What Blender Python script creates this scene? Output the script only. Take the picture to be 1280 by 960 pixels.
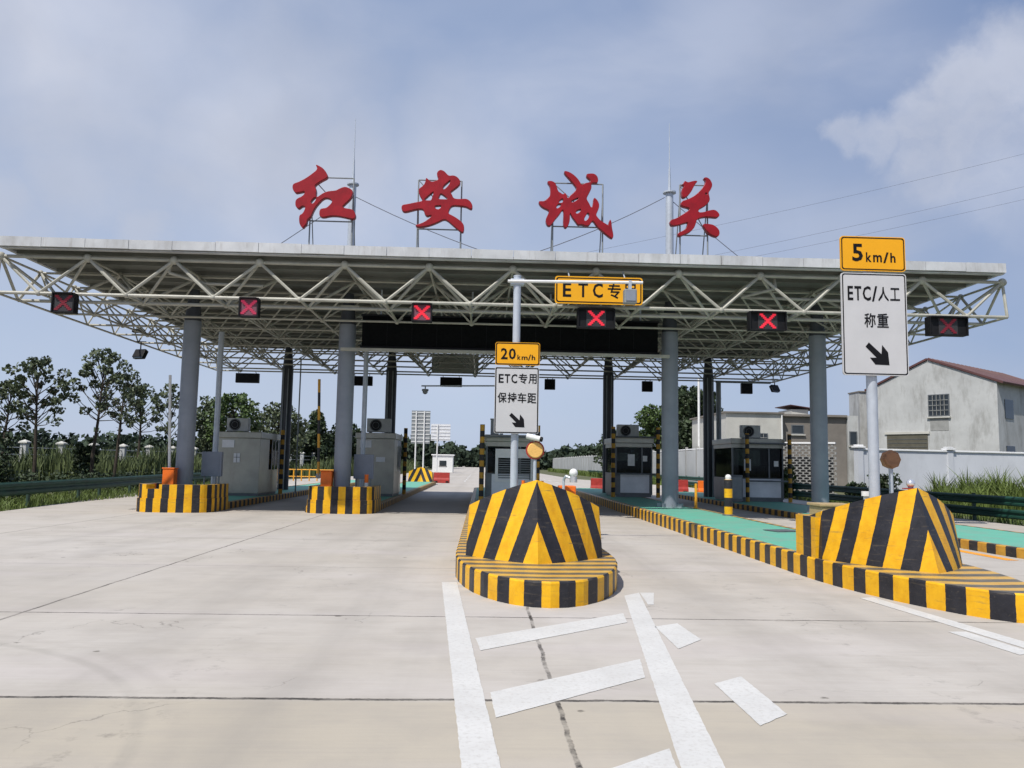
import bpy, bmesh, math, random
from mathutils import Vector, Matrix
random.seed(7)
for o in list(bpy.data.objects): bpy.data.objects.remove(o)
SC = bpy.context.scene
COL = SC.collection
R = math.radians

# ------------------------------------------------------------------ camera
cam = bpy.data.cameras.new('camera')
cam.sensor_fit = 'HORIZONTAL'; cam.sensor_width = 36.0; cam.lens = 36.0 * 1000 / 1280
cam.clip_start = 0.1; cam.clip_end = 6000
co = bpy.data.objects.new('camera', cam); COL.objects.link(co)
a, p, r = .0365576, .0995603, .0177836
fw = Vector((math.sin(a) * math.cos(p), math.cos(a) * math.cos(p), math.sin(p)))
ri = Vector((math.cos(a), -math.sin(a), 0)); up = ri.cross(fw)
r2 = ri * math.cos(r) + up * math.sin(r); u2 = up * math.cos(r) - ri * math.sin(r)
M = Matrix((r2, u2, -fw)).transposed().to_4x4(); M.translation = Vector((0, 0, 1.65))
co.matrix_world = M
SC.camera = co

# ------------------------------------------------------------------ light
SUN = Vector((-.42, -.57, 1.0)).normalized()
ELEV = math.asin(SUN.z); AZ = math.atan2(SUN.x, SUN.y)
sl = bpy.data.lights.new('sun', 'SUN'); sl.energy = 4.5; sl.angle = R(.6); sl.color = (1, .955, .88)
so = bpy.data.objects.new('sun', sl); COL.objects.link(so)
so.rotation_euler = SUN.to_track_quat('Z', 'Y').to_euler(); so.location = (-40, -60, 100)
SC.view_settings.view_transform = 'Standard'; SC.view_settings.look = 'None'
SC.view_settings.gamma = 1; SC.view_settings.use_curve_mapping = False
SC.view_settings.exposure = EXPOSURE = 0.0

W = bpy.data.worlds.new('World'); SC.world = W; W.use_nodes = True
nt = W.node_tree; nt.nodes.clear(); N = nt.nodes.new; L = nt.links.new
def wmath(op, a, b=None, clamp=False):
    n = N('ShaderNodeMath'); n.operation = op; n.use_clamp = clamp
    for i, v in enumerate((a, b)):
        if v is None: continue
        if isinstance(v, (int, float)): n.inputs[i].default_value = v
        else: L(v, n.inputs[i])
    return n.outputs[0]
def wramp(v, a0, a1, b0=0., b1=1.):
    n = N('ShaderNodeMapRange'); n.interpolation_type = 'SMOOTHSTEP'
    L(v, n.inputs[0])
    for i, x in enumerate((a0, a1, b0, b1)): n.inputs[i + 1].default_value = x
    return n.outputs[0]
sky = N('ShaderNodeTexSky'); sky.sky_type = 'NISHITA'; sky.sun_disc = False
sky.sun_elevation = ELEV; sky.sun_rotation = AZ
sky.air_density = 1.0; sky.dust_density = 1.2; sky.ozone_density = 1.6; sky.altitude = 50
SKYS = .085
sm = N('ShaderNodeVectorMath'); sm.operation = 'SCALE'; L(sky.outputs[0], sm.inputs[0]); sm.inputs['Scale'].default_value = SKYS
tc = N('ShaderNodeTexCoord'); D = tc.outputs['Generated']
sp = N('ShaderNodeSeparateXYZ'); L(D, sp.inputs[0])
def wnoise(scale, detail, rough, vec=None, dist=0.):
    n = N('ShaderNodeTexNoise'); n.inputs['Scale'].default_value = scale; n.inputs['Detail'].default_value = detail
    n.inputs['Roughness'].default_value = rough; n.inputs['Distortion'].default_value = dist
    L(vec or D, n.inputs['Vector']); return n.outputs
mp = N('ShaderNodeMapping'); mp.inputs['Scale'].default_value = (1, 1, 2.2); mp.inputs['Rotation'].default_value = (.15, .35, .2); L(D, mp.inputs[0])
nwisp = wnoise(3.2, 8, .52, mp.outputs[0], .5)[0]
nbig = wnoise(1.7, 4, .5, mp.outputs[0], .2)[0]
haze = wmath('MULTIPLY', wramp(nbig, .38, .70), .30)
wisp = wmath('MULTIPLY', wramp(nwisp, .46, .74), .40)
ndist = wnoise(14, 8, .58)[1]
nd = N('ShaderNodeVectorMath'); nd.operation = 'SUBTRACT'; L(ndist, nd.inputs[0]); nd.inputs[1].default_value = (.5, .5, .5)
nd2 = N('ShaderNodeVectorMath'); nd2.operation = 'SCALE'; L(nd.outputs[0], nd2.inputs[0]); nd2.inputs['Scale'].default_value = .085
DD = N('ShaderNodeVectorMath'); DD.operation = 'ADD'; L(D, DD.inputs[0]); L(nd2.outputs[0], DD.inputs[1])
def blob(d, rad, soft):
    d = Vector(d).normalized()
    n = N('ShaderNodeVectorMath'); n.operation = 'DISTANCE'; L(DD.outputs[0], n.inputs[0]); n.inputs[1].default_value = d
    return wramp(n.outputs['Value'], rad, rad * (1 - soft), 0., 1.)
def wmax(lst):
    v = lst[0]
    for x in lst[1:]: v = wmath('MAXIMUM', v, x)
    return v
D1 = (0.731, 1, 0.486)
D2 = (0.641, 1, 0.508)
D3 = (0.572, 1, 0.463)
D4 = (0.515, 1, 0.437)
D5 = (0.474, 1, 0.436)
D6 = (0.732, 1, 0.397)
D7 = (0.602, 1, 0.410)
V1 = (-0.309, 1, 0.444)
V2 = (-0.517, 1, 0.543)
V3 = (-0.183, 1, 0.368)
V4 = (-0.519, 1, 0.357)
V5 = (-0.436, 1, 0.294)
V6 = (-0.590, 1, 0.308)
V7 = (-0.051, 1, 0.388)
# heaped cloud on the right-hand side, broad veil at upper left, small puffs low on the left
CUM = wmax([blob(D1, .112, .42), blob(D2, .058, .5), blob(D3, .048, .55), blob(D4, .040, .6), blob(D5, .028, .6), blob(D6, .10, .5), blob(D7, .07, .6)])
CUMF = wmath('MULTIPLY', wmath('MULTIPLY', CUM, wramp(wnoise(7, 7, .6, DD.outputs[0])[0], .30, .68, .55, 1.25)), wramp(sp.outputs[2], .20, .36, .16, .60))
VEIL = wmax([blob(V1, .22, .95), blob(V2, .26, .95), blob(V3, .13, .95)])
VEIL = wmath('MULTIPLY', VEIL, wramp(nwisp, .25, .7, .55, 1.))
PUFF = wmax([blob(V4, .085, .85), blob(V5, .05, .8), blob(V6, .06, .85), blob(V7, .15, .95)])
PUFF = wmath('MULTIPLY', PUFF, .55)
mask = wmath('MAXIMUM', wmath('MAXIMUM', CUMF, VEIL), PUFF)
soft = wmath('ADD', haze, wmath('MULTIPLY', wisp, .5), True)
inv = wmath('SUBTRACT', 1., wmath('MULTIPLY', wmath('SUBTRACT', 1., mask), wmath('SUBTRACT', 1., soft)))
shade = wramp(wnoise(5, 5, .5)[0], .3, .7, .86, 1.03)
ccol = N('ShaderNodeVectorMath'); ccol.operation = 'SCALE'; ccol.inputs[0].default_value = CLOUDC = (.63, .665, .775); L(shade, ccol.inputs['Scale'])
base = N('ShaderNodeMix'); base.data_type = 'RGBA'; base.inputs[0].default_value = .80
L(sm.outputs[0], base.inputs[6])
# milky summer air: paler towards the horizon, deeper overhead and to the right
hz = wramp(sp.outputs[2], .0, .62)
side = wramp(sp.outputs[0], -.1, .75)
deep = wmath('MULTIPLY', wmath('ADD', wmath('MULTIPLY', hz, .7), wmath('MULTIPLY', side, .6)), 1., True)
air = N('ShaderNodeMix'); air.data_type = 'RGBA'; L(deep, air.inputs[0])
air.inputs[6].default_value = (.52, .625, .835, 1); air.inputs[7].default_value = (.205, .305, .545, 1)
L(air.outputs[2], base.inputs[7])
mx = N('ShaderNodeMix'); mx.data_type = 'RGBA'; L(inv, mx.inputs[0]); L(base.outputs[2], mx.inputs[6]); L(ccol.outputs[0], mx.inputs[7])
bg = N('ShaderNodeBackground'); L(mx.outputs[2], bg.inputs[0]); bg.inputs[1].default_value = 1.0
wo = N('ShaderNodeOutputWorld'); L(bg.outputs[0], wo.inputs[0])

# ------------------------------------------------------------------ materials
def newmat(name):
    m = bpy.data.materials.new(name); m.use_nodes = True
    return m, m.node_tree, m.node_tree.nodes['Principled BSDF']
def mat(name, col, rough=.6, metal=0., var=.18, scale=3., bump=0., bscale=40., emit=None, estr=0., spec=.4, col2=None):
    m, t, b = newmat(name); n = t.nodes.new; l = t.links.new
    b.inputs['Roughness'].default_value = rough; b.inputs['Metallic'].default_value = metal
    b.inputs['Specular IOR Level'].default_value = spec
    tcx = n('ShaderNodeTexCoord')
    nz = n('ShaderNodeTexNoise'); nz.inputs['Scale'].default_value = scale; nz.inputs['Detail'].default_value = 6; nz.inputs['Roughness'].default_value = .62
    l(tcx.outputs['Object'], nz.inputs['Vector'])
    rp = n('ShaderNodeValToRGB'); rp.color_ramp.elements[0].position = .3; rp.color_ramp.elements[1].position = .7
    c2 = col2 or tuple(min(1, c * (1 + var)) for c in col)
    rp.color_ramp.elements[0].color = (*[c * (1 - var) for c in col], 1); rp.color_ramp.elements[1].color = (*c2, 1)
    l(nz.outputs[0], rp.inputs[0]); l(rp.outputs[0], b.inputs['Base Color'])
    if bump:
        n2 = n('ShaderNodeTexNoise'); n2.inputs['Scale'].default_value = bscale; n2.inputs['Detail'].default_value = 4
        l(tcx.outputs['Object'], n2.inputs['Vector'])
        bp = n('ShaderNodeBump'); bp.inputs['Strength'].default_value = bump; bp.inputs['Distance'].default_value = .01
        l(n2.outputs[0], bp.inputs['Height']); l(bp.outputs[0], b.inputs['Normal'])
    if emit:
        b.inputs['Emission Color'].default_value = (*emit, 1); b.inputs['Emission Strength'].default_value = estr
    return m
def stripe_mat(name, yel=(.80, .425, .010), blk=(.016, .016, .020), rough=.42, wear=.5):
    """yellow / black bands along UV.x, one pair per unit, with scuffs and dust"""
    m, t, b = newmat(name); n = t.nodes.new; l = t.links.new
    uv = n('ShaderNodeUVMap'); s = n('ShaderNodeSeparateXYZ'); l(uv.outputs[0], s.inputs[0])
    tcx = n('ShaderNodeTexCoord')
    nw = n('ShaderNodeTexNoise'); nw.inputs['Scale'].default_value = 14; nw.inputs['Detail'].default_value = 3; l(tcx.outputs['Object'], nw.inputs['Vector'])
    jit = n('ShaderNodeMath'); jit.operation = 'MULTIPLY_ADD'; l(nw.outputs[0], jit.inputs[0]); jit.inputs[1].default_value = .03; l(s.outputs[0], jit.inputs[2])
    fr = n('ShaderNodeMath'); fr.operation = 'FRACT'; l(jit.outputs[0], fr.inputs[0])
    st = n('ShaderNodeMath'); st.operation = 'GREATER_THAN'; l(fr.outputs[0], st.inputs[0]); st.inputs[1].default_value = .5
    nz = n('ShaderNodeTexNoise'); nz.inputs['Scale'].default_value = 4; nz.inputs['Detail'].default_value = 8; nz.inputs['Roughness'].default_value = .7; l(tcx.outputs['Object'], nz.inputs['Vector'])
    def rmp(c0, c1):
        rp = n('ShaderNodeValToRGB'); rp.color_ramp.elements[0].position = .32; rp.color_ramp.elements[1].position = .72
        rp.color_ramp.elements[0].color = (*c0, 1); rp.color_ramp.elements[1].color = (*c1, 1); l(nz.outputs[0], rp.inputs[0]); return rp.outputs[0]
    y = rmp((yel[0] * .78, yel[1] * .72, yel[2]), (min(1, yel[0] * 1.05), yel[1] * 1.12, yel[2] * 1.6))
    k = rmp(blk, tuple(c * 1.9 + .004 for c in blk))
    mx = n('ShaderNodeMix'); mx.data_type = 'RGBA'; l(st.outputs[0], mx.inputs[0]); l(y, mx.inputs[6]); l(k, mx.inputs[7])
    # grey dust and chips
    ch = n('ShaderNodeTexNoise'); ch.inputs['Scale'].default_value = 23; ch.inputs['Detail'].default_value = 9; ch.inputs['Roughness'].default_value = .75; l(tcx.outputs['Object'], ch.inputs['Vector'])
    cr = n('ShaderNodeMapRange'); l(ch.outputs[0], cr.inputs[0]); cr.inputs[1].default_value = .60; cr.inputs[2].default_value = .78; cr.inputs[4].default_value = wear
    m2 = n('ShaderNodeMix'); m2.data_type = 'RGBA'; l(cr.outputs[0], m2.inputs[0]); l(mx.outputs[2], m2.inputs[6]); m2.inputs[7].default_value = (.30, .25, .17, 1)
    # tyre rub and scrapes: long horizontal smears, patchy
    sq = n('ShaderNodeMapping'); sq.inputs['Scale'].default_value = (1.3, 1.3, 13); l(tcx.outputs['Object'], sq.inputs[0])
    sn = n('ShaderNodeTexNoise'); sn.inputs['Scale'].default_value = 2.2; sn.inputs['Detail'].default_value = 7; sn.inputs['Roughness'].default_value = .68; l(sq.outputs[0], sn.inputs['Vector'])
    sr = n('ShaderNodeMapRange'); l(sn.outputs[0], sr.inputs[0]); sr.inputs[1].default_value = .57; sr.inputs[2].default_value = .70; sr.inputs[4].default_value = .55
    ms = n('ShaderNodeMix'); ms.data_type = 'RGBA'; l(sr.outputs[0], ms.inputs[0]); l(m2.outputs[2], ms.inputs[6]); ms.inputs[7].default_value = (.13, .105, .07, 1); m2 = ms
    ge = n('ShaderNodeNewGeometry'); gz = n('ShaderNodeSeparateXYZ'); l(ge.outputs['Normal'], gz.inputs[0])
    du = n('ShaderNodeMapRange'); l(gz.outputs[2], du.inputs[0]); du.inputs[1].default_value = .75; du.inputs[2].default_value = 1.; du.inputs[4].default_value = .65
    dn = n('ShaderNodeMath'); dn.operation = 'MULTIPLY'; l(du.outputs[0], dn.inputs[0]); l(nz.outputs[0], dn.inputs[1])
    m3 = n('ShaderNodeMix'); m3.data_type = 'RGBA'; l(dn.outputs[0], m3.inputs[0]); l(m2.outputs[2], m3.inputs[6]); m3.inputs[7].default_value = (.36, .31, .21, 1)
    l(m3.outputs[2], b.inputs['Base Color']); b.inputs['Roughness'].default_value = rough; b.inputs['Specular IOR Level'].default_value = .25
    bp = n('ShaderNodeBump'); bp.inputs['Strength'].default_value = .25; bp.inputs['Distance'].default_value = .01; l(ch.outputs[0], bp.inputs['Height']); l(bp.outputs[0], b.inputs['Normal'])
    return m
MT = {}
MT['stripe'] = stripe_mat('yellow_black_paint')
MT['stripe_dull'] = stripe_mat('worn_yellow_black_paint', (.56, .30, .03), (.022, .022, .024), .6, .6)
MT['steel'] = mat('galvanised_steel', (.48, .52, .58), .42, .25, .1, 5)
MT['truss'] = mat('truss_paint', (.39, .38, .33), .45, 0, .2, 2, spec=.3)
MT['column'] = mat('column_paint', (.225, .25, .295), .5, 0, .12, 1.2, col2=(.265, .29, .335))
MT['darkcol'] = mat('dark_column_and_head_shade', (.055, .06, .072), .5, 0, .2, 1.2)  # dark rear shafts; on the column heads it paints in the canopy's shade
MT['deck'] = mat('roof_sheet', (.165, .168, .155), .6, 0, .22, .6)
MT['fascia'] = mat('fascia_sheet', (.49, .50, .52), .5, 0, .14, .9, col2=(.60, .61, .63))
MT['red'] = mat('red_letter_paint', (.285, .004, .010), .38, 0, .2, 3)
MT['black'] = mat('black_plastic', (.010, .010, .012), .6, 0, .25, 6, spec=.2)
MT['screen'] = mat('dark_led_screen', (.006, .0065, .007), .8, 0, .3, 12, spec=.08)
MT['gsign'] = mat('grey_sign_back', (.24, .26, .27), .5, .1, .15, 3)
MT['amber'] = mat('amber_sign_sheet', (.80, .37, .006), .4, 0, .05, 2)
MT['white'] = mat('white_sign_sheet', (.52, .52, .53), .4, 0, .05, 2)
MT['wpaint'] = mat('white_metal_paint', (.72, .72, .71), .4, 0, .08, 4)
MT['ink'] = mat('sign_ink', (.008, .008, .010), .6, 0, .2, 5, spec=.15)
MT['booth'] = mat('booth_steel', (.35, .345, .305), .34, .45, .14, 1.6, .08, 6)
MT['boothlite'] = mat('booth_panel', (.68, .69, .72), .42, .1, .1, 2)
MT['boothdark'] = mat('booth_dark_frame', (.14, .15, .16), .45, .2, .2, 3)
MT['glass'] = mat('dark_window_glass', (.018, .024, .028), .08, 0, .2, 2, spec=.7)
MT['acbody'] = mat('ac_housing', (.40, .41, .40), .5, 0, .15, 5)
MT['orange'] = mat('orange_plastic', (.78, .155, .012), .42, 0, .14, 4)
MT['redplas'] = mat('red_plastic', (.34, .035, .028), .5, 0, .25, 4)
MT['yellowp'] = mat('yellow_rail_paint', (.72, .34, .02), .5, 0, .2, 4)
MT['railgreen'] = mat('green_guardrail_paint', (.008, .050, .034), .6, 0, .3, 2)
MT['railpost'] = mat('guardrail_post', (.03, .06, .045), .6, 0, .3, 3)
MT['tan'] = mat('tan_cabinet_paint', (.42, .31, .16), .55, 0, .15, 3)
MT['board'] = mat('olive_sign_back', (.40, .40, .34), .55, 0, .12, 2)
MT['beacon'] = mat('amber_lens', (.80, .47, .14), .25, 0, .12, 30)
MT['brownsign'] = mat('faded_orange_board', (.34, .17, .085), .6, 0, .25, 9)
MT['wire'] = mat('cable_sheath', (.16, .17, .21), .6, 0, .1, 1)
MT['bark'] = mat('bark', (.055, .043, .033), .9, 0, .35, 9, .5, 25)
MT['leaf_grey'] = mat('leaf_grey_green', (.058, .082, .040), .6, 0, .5, 1.1, col2=(.135, .165, .085))
MT['leaf_dark'] = mat('leaf_dark', (.022, .040, .018), .6, 0, .5, .8, col2=(.052, .080, .030))
MT['leaf_mid'] = mat('leaf_mid', (.045, .085, .022), .6, 0, .5, .8, col2=(.085, .135, .034))
MT['leaf_far'] = mat('leaf_far', (.030, .052, .033), .8, 0, .5, .05, col2=(.052, .080, .045))
MT['grass'] = mat('grass_blade', (.085, .135, .022), .65, 0, .45, .6, col2=(.16, .215, .05))
MT['grass_pale'] = mat('reed_blade', (.050, .078, .024), .7, 0, .45, .35, col2=(.115, .145, .050))
MT['roofred'] = mat('maroon_roof_sheet', (.105, .045, .043), .55, 0, .25, .5)
MT['plaster'] = mat('weathered_white_plaster', (.46, .465, .46), .85, 0, .14, .5, .2, 8)
MT['plaster2'] = mat('cream_plaster', (.50, .49, .45), .85, 0, .12, .6)
MT['greywall'] = mat('grey_render', (.20, .18, .16), .85, 0, .2, .5)
MT['fencewhite'] = mat('white_fence_wall', (.60, .62, .66), .8, 0, .07, .5)
MT['coping'] = mat('white_coping', (.80, .80, .80), .7, 0, .05, 1)
MT['lattice'] = mat('concrete_lattice', (.29, .29, .28), .85, 0, .2, 2)
MT['panelfence'] = mat('grey_sound_panel', (.42, .43, .43), .7, 0, .15, .3)
MT['garage'] = mat('garage_shutter', (.10, .092, .068), .7, 0, .2, 2)
MT['chrome'] = mat('silver_dome', (.75, .75, .78), .18, .7, .05, 5)
MT['bluebox'] = mat('grey_blue_panel', (.22, .245, .30), .5, .05, .1, 3)

def weather(m, dark=(.16, .155, .15), scale=.9, lo=.52, hi=.70, amt=.75, zs=.35):
    """rain streaks and flaking patches over a base-colour chain"""
    t = m.node_tree; n = t.nodes.new; l = t.links.new; b = t.nodes['Principled BSDF']
    src = b.inputs['Base Color'].links[0].from_socket
    tcx = n('ShaderNodeTexCoord'); mpx = n('ShaderNodeMapping'); mpx.inputs['Scale'].default_value = (1, 1, 1 / zs if zs > 1 else zs); l(tcx.outputs['Object'], mpx.inputs[0])
    nz = n('ShaderNodeTexNoise'); nz.inputs['Scale'].default_value = scale; nz.inputs['Detail'].default_value = 10; nz.inputs['Roughness'].default_value = .72; l(mpx.outputs[0], nz.inputs['Vector'])
    mr = n('ShaderNodeMapRange'); l(nz.outputs[0], mr.inputs[0]); mr.inputs[1].default_value = lo; mr.inputs[2].default_value = hi; mr.inputs[4].default_value = amt
    mx = n('ShaderNodeMix'); mx.data_type = 'RGBA'; l(mr.outputs[0], mx.inputs[0]); l(src, mx.inputs[6]); mx.inputs[7].default_value = (*dark, 1)
    l(mx.outputs[2], b.inputs['Base Color'])
weather(MT['plaster'], (.22, .215, .20), .8, .50, .66, .7, 3.4)
weather(MT['plaster'], (.30, .29, .27), 2.6, .52, .70, .55, .35)
weather(MT['fascia'], (.30, .29, .28), 1.6, .50, .72, .6)
weather(MT['fascia'], (.26, .24, .22), 7, .55, .70, .5, .12)
weather(MT['column'], (.16, .165, .18), 3.2, .52, .75, .55, .10)
weather(MT['column'], (.20, .16, .13), 9, .66, .78, .5, .3)
weather(MT['booth'], (.22, .20, .17), 3, .52, .74, .5, .25)
weather(MT['truss'], (.24, .19, .14), 2.5, .60, .76, .6, .9)
weather(MT['red'], (.16, .006, .010), 2.2, .52, .72, .5, .4)
weather(MT['fencewhite'], (.40, .41, .43), .9, .56, .8, .5)
weather(MT['plaster2'], (.36, .33, .29), .8, .54, .75, .6)

def pane_mat():
    m, t, b = newmat('tinted_pane'); n = t.nodes.new; l = t.links.new
    tr = n('ShaderNodeBsdfTransparent'); tr.inputs[0].default_value = (.42, .47, .47, 1)
    b.inputs['Base Color'].default_value = (.02, .025, .028, 1); b.inputs['Roughness'].default_value = .04; b.inputs['Specular IOR Level'].default_value = .6
    fz = n('ShaderNodeFresnel'); fz.inputs[0].default_value = 1.5
    ad = n('ShaderNodeMath'); ad.operation = 'MULTIPLY_ADD'; l(fz.outputs[0], ad.inputs[0]); ad.inputs[1].default_value = 1.1; ad.inputs[2].default_value = .16; ad.use_clamp = True
    mx = n('ShaderNodeMixShader'); l(ad.outputs[0], mx.inputs[0]); l(tr.outputs[0], mx.inputs[1]); l(b.outputs[0], mx.inputs[2])
    l(mx.outputs[0], t.nodes['Material Output'].inputs[0]); return m
MT['pane'] = pane_mat()
def concrete():
    """poured slabs: transverse and longitudinal joints at their measured places, grooving, stains"""
    m, t, b = newmat('concrete_pavement'); n = t.nodes.new; l = t.links.new
    tcx = n('ShaderNodeTexCoord'); P = tcx.outputs['Object']
    s = n('ShaderNodeSeparateXYZ'); l(P, s.inputs[0])
    def noise(sc, det=6, rg=.6, vec=None, scl=None):
        x = n('ShaderNodeTexNoise'); x.inputs['Scale'].default_value = sc; x.inputs['Detail'].default_value = det; x.inputs['Roughness'].default_value = rg
        v = vec or P
        if scl: q = n('ShaderNodeMapping'); q.inputs['Scale'].default_value = scl; l(P, q.inputs[0]); v = q.outputs[0]
        l(v, x.inputs['Vector']); return x.outputs[0]
    def mth(op, a, b_=None, c=None):
        x = n('ShaderNodeMath'); x.operation = op
        for i, v in enumerate((a, b_, c)):
            if v is None: continue
            if isinstance(v, (int, float)): x.inputs[i].default_value = v
            else: l(v, x.inputs[i])
        return x.outputs[0]
    def rng(v, a0, a1, b0=0., b1=1.):
        x = n('ShaderNodeMapRange'); l(v, x.inputs[0])
        for i, k in enumerate((a0, a1, b0, b1)): x.inputs[i + 1].default_value = k
        return x.outputs[0]
    def mix(f, a_, b_):
        x = n('ShaderNodeMix'); x.data_type = 'RGBA'
        if isinstance(f, float): x.inputs[0].default_value = f
        else: l(f, x.inputs[0])
        for i, v in ((6, a_), (7, b_)):
            if isinstance(v, tuple): x.inputs[i].default_value = (*v, 1)
            else: l(v, x.inputs[i])
        return x.outputs[2]
    jit = mth('MULTIPLY_ADD', noise(1.7, 5), .07, -.035)
    fine = noise(22, 5, .7)
    brkn = noise(1.9, 6, .75)
    def joint(axis, pos, w, strength):
        v = mth('ADD', s.outputs[axis], jit)
        d = mth('ABSOLUTE', mth('SUBTRACT', v, pos))
        wn = mth('MULTIPLY', fine, w * 1.6)
        return mth('MULTIPLY', rng(mth('SUBTRACT', d, wn), 0., w * .5, 1., 0.), mth('MULTIPLY', rng(brkn, .34, .6, .45, 1.15), strength))
    js = [joint(1, y, w, k) for y, w, k in ((5.8, .022, .9), (8.85, .016, .8), (12.8, .012, .5), (17.15, .014, .55), (21.5, .014, .4))]
    js += [joint(0, x, w, k) for x, w, k in ((-4.8, .018, .7), (-10.1, .018, .6))]
    brk = rng(noise(3.2, 6, .7), .40, .58, .25, 1.)
    js.append(mth('MULTIPLY', joint(0, .57, .016, 1.), brk))
    J = js[0]
    for x in js[1:]: J = mth('MAXIMUM', J, x)
    # far slab grid
    big = noise(.16, 5, .55); mid = noise(.9, 7, .62); groove = noise(3.0, 6, .65, None, (.35, 9., 1))
    c = mix(rng(big, .35, .66), (.46, .42, .365), (.53, .50, .465))
    near = rng(s.outputs[1], 5.72, 5.84)
    c = mix(mth('MULTIPLY', mth('SUBTRACT', 1., near), .75), c, (.435, .385, .30))
    c = mix(rng(groove, .30, .72, .0, .34), c, (.37, .325, .28))
    c = mix(rng(mid, .46, .74, 0., .55), c, (.33, .30, .265))
    c = mix(rng(noise(2.4, 7, .68, None, (.5, 1.6, 1)), .50, .72, 0., .40), c, (.36, .325, .285))
    c = mix(rng(noise(.35, 4, .5, None, (.5, 3., 1)), .5, .7, 0., .3), c, (.52, .47, .46))
    # long tyre tracks in the wheel paths
    trk = noise(.8, 4, .5, None, (2.2, .05, 1))
    c = mix(rng(trk, .55, .75, 0., .22), c, (.30, .28, .26))
    # wheel paths of the lanes and oil drips along them
    def band(x0, w, k):
        d = mth('ABSOLUTE', mth('SUBTRACT', mth('MULTIPLY_ADD', noise(.25, 3), .5, s.outputs[0]), x0 + .25))
        return mth('MULTIPLY', mth('MULTIPLY', rng(d, 0., w, 1., 0.), rng(noise(.6, 6, .65, None, (1, .25, 1)), .35, .7)), k)
    for x0 in (-8.2, -6.5, -3.0, -1.4, 2.7, 4.3): c = mix(band(x0, .55, .42), c, (.235, .215, .195))
    for x0 in (-7.3, -2.2, 3.5): c = mix(mth('MULTIPLY', band(x0, .35, .8), rng(noise(4.5, 5, .7), .55, .68)), c, (.13, .12, .11))
    # hairline cracks
    vc = n('ShaderNodeTexVoronoi'); vc.feature = 'DISTANCE_TO_EDGE'; vc.inputs['Scale'].default_value = .42
    wv = n('ShaderNodeVectorMath'); wv.operation = 'ADD'; nn = n('ShaderNodeTexNoise'); nn.inputs['Scale'].default_value = 2.2; nn.inputs['Detail'].default_value = 6; l(P, nn.inputs['Vector']); l(P, wv.inputs[0]); l(nn.outputs[1], wv.inputs[1]); l(wv.outputs[0], vc.inputs['Vector'])
    c = mix(mth('MULTIPLY', rng(vc.outputs['Distance'], .0, .006, .55, 0.), rng(noise(.45, 3), .52, .60)), c, (.13, .12, .105))
    # dark droppings and chips
    vo = n('ShaderNodeTexVoronoi'); vo.inputs['Scale'].default_value = 1.05; l(P, vo.inputs['Vector'])
    spot = mth('SUBTRACT', vo.outputs['Distance'], mth('MULTIPLY', noise(9, 3), .11))
    c = mix(rng(spot, -.03, -.01, .75, 0.), c, (.10, .09, .075))
    # one faint curved tyre scrub near the camera
    def arc(cx, cy, rad, w, k):
        dx = mth('SUBTRACT', s.outputs[0], cx); dy = mth('SUBTRACT', s.outputs[1], cy)
        dd = mth('SQRT', mth('ADD', mth('MULTIPLY', dx, dx), mth('MULTIPLY', dy, dy)))
        return mth('MULTIPLY', rng(mth('ABSOLUTE', mth('SUBTRACT', dd, rad)), w * .3, w, 1., 0.), rng(mid, .35, .6, .2 * k, k))
    c = mix(arc(-5.6, 3.9, 3.75, .07, .32), c, (.27, .25, .22))
    c = mix(arc(-5.6, 3.9, 3.98, .09, .2), c, (.30, .27, .24))
    # each slab was cast with its own tone
    sx = mth('FLOOR', mth('DIVIDE', mth('ADD', s.outputs[0], 4.8), 5.37)); sy = mth('FLOOR', mth('DIVIDE', mth('ADD', s.outputs[1], .25), 4.35))
    cmb = n('ShaderNodeCombineXYZ'); l(sx, cmb.inputs[0]); l(sy, cmb.inputs[1])
    wn_ = n('ShaderNodeTexWhiteNoise'); wn_.noise_dimensions = '3D'; l(cmb.outputs[0], wn_.inputs['Vector'])
    far_ = rng(s.outputs[1], 8.85, 8.9)
    c = mix(mth('MULTIPLY', mth('MULTIPLY', wn_.outputs['Value'], .22), far_), c, (.36, .335, .31))
    c = mix(J, c, (.055, .05, .045))
    l(c, b.inputs['Base Color']); b.inputs['Roughness'].default_value = .88; b.inputs['Specular IOR Level'].default_value = .25
    bp = n('ShaderNodeBump'); bp.inputs['Strength'].default_value = .35; bp.inputs['Distance'].default_value = .012
    h = mth('SUBTRACT', mth('ADD', mth('MULTIPLY', groove, .5), mth('MULTIPLY', fine, .3)), mth('MULTIPLY', J, 1.))
    l(h, bp.inputs['Height']); l(bp.outputs[0], b.inputs['Normal'])
    return m
MT['concrete'] = concrete()
def painted(name, col, wornc, lo=.56, hi=.72, sc=3.2, amt=.8):
    m = mat(name, col, .6, 0, .07, 1.5)
    weather(m, wornc, sc, lo, hi, amt, .99); return m
MT['line'] = painted('road_line_paint', (.61, .60, .575), (.45, .425, .39), .50, .70, 26, .8)
weather(MT['line'], (.50, .48, .45), 2.2, .50, .74, .6, .99)
weather(MT['line'], (.30, .28, .26), 1.3, .60, .80, .5, .99)
MT['green'] = painted('green_island_paint', (.125, .42, .305), (.25, .33, .27), .47, .72, 1.9, .75)
MT['orangeline'] = painted('orange_line_paint', (.80, .33, .02), (.5, .4, .3))
def ground_mat():
    m = mat('verge_soil', (.075, .085, .035), .95, 0, .4, .25, .5, 6, col2=(.14, .15, .07)); weather(m, (.15, .12, .08), .6, .5, .7, .8); return m
MT['verge'] = ground_mat()

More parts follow.
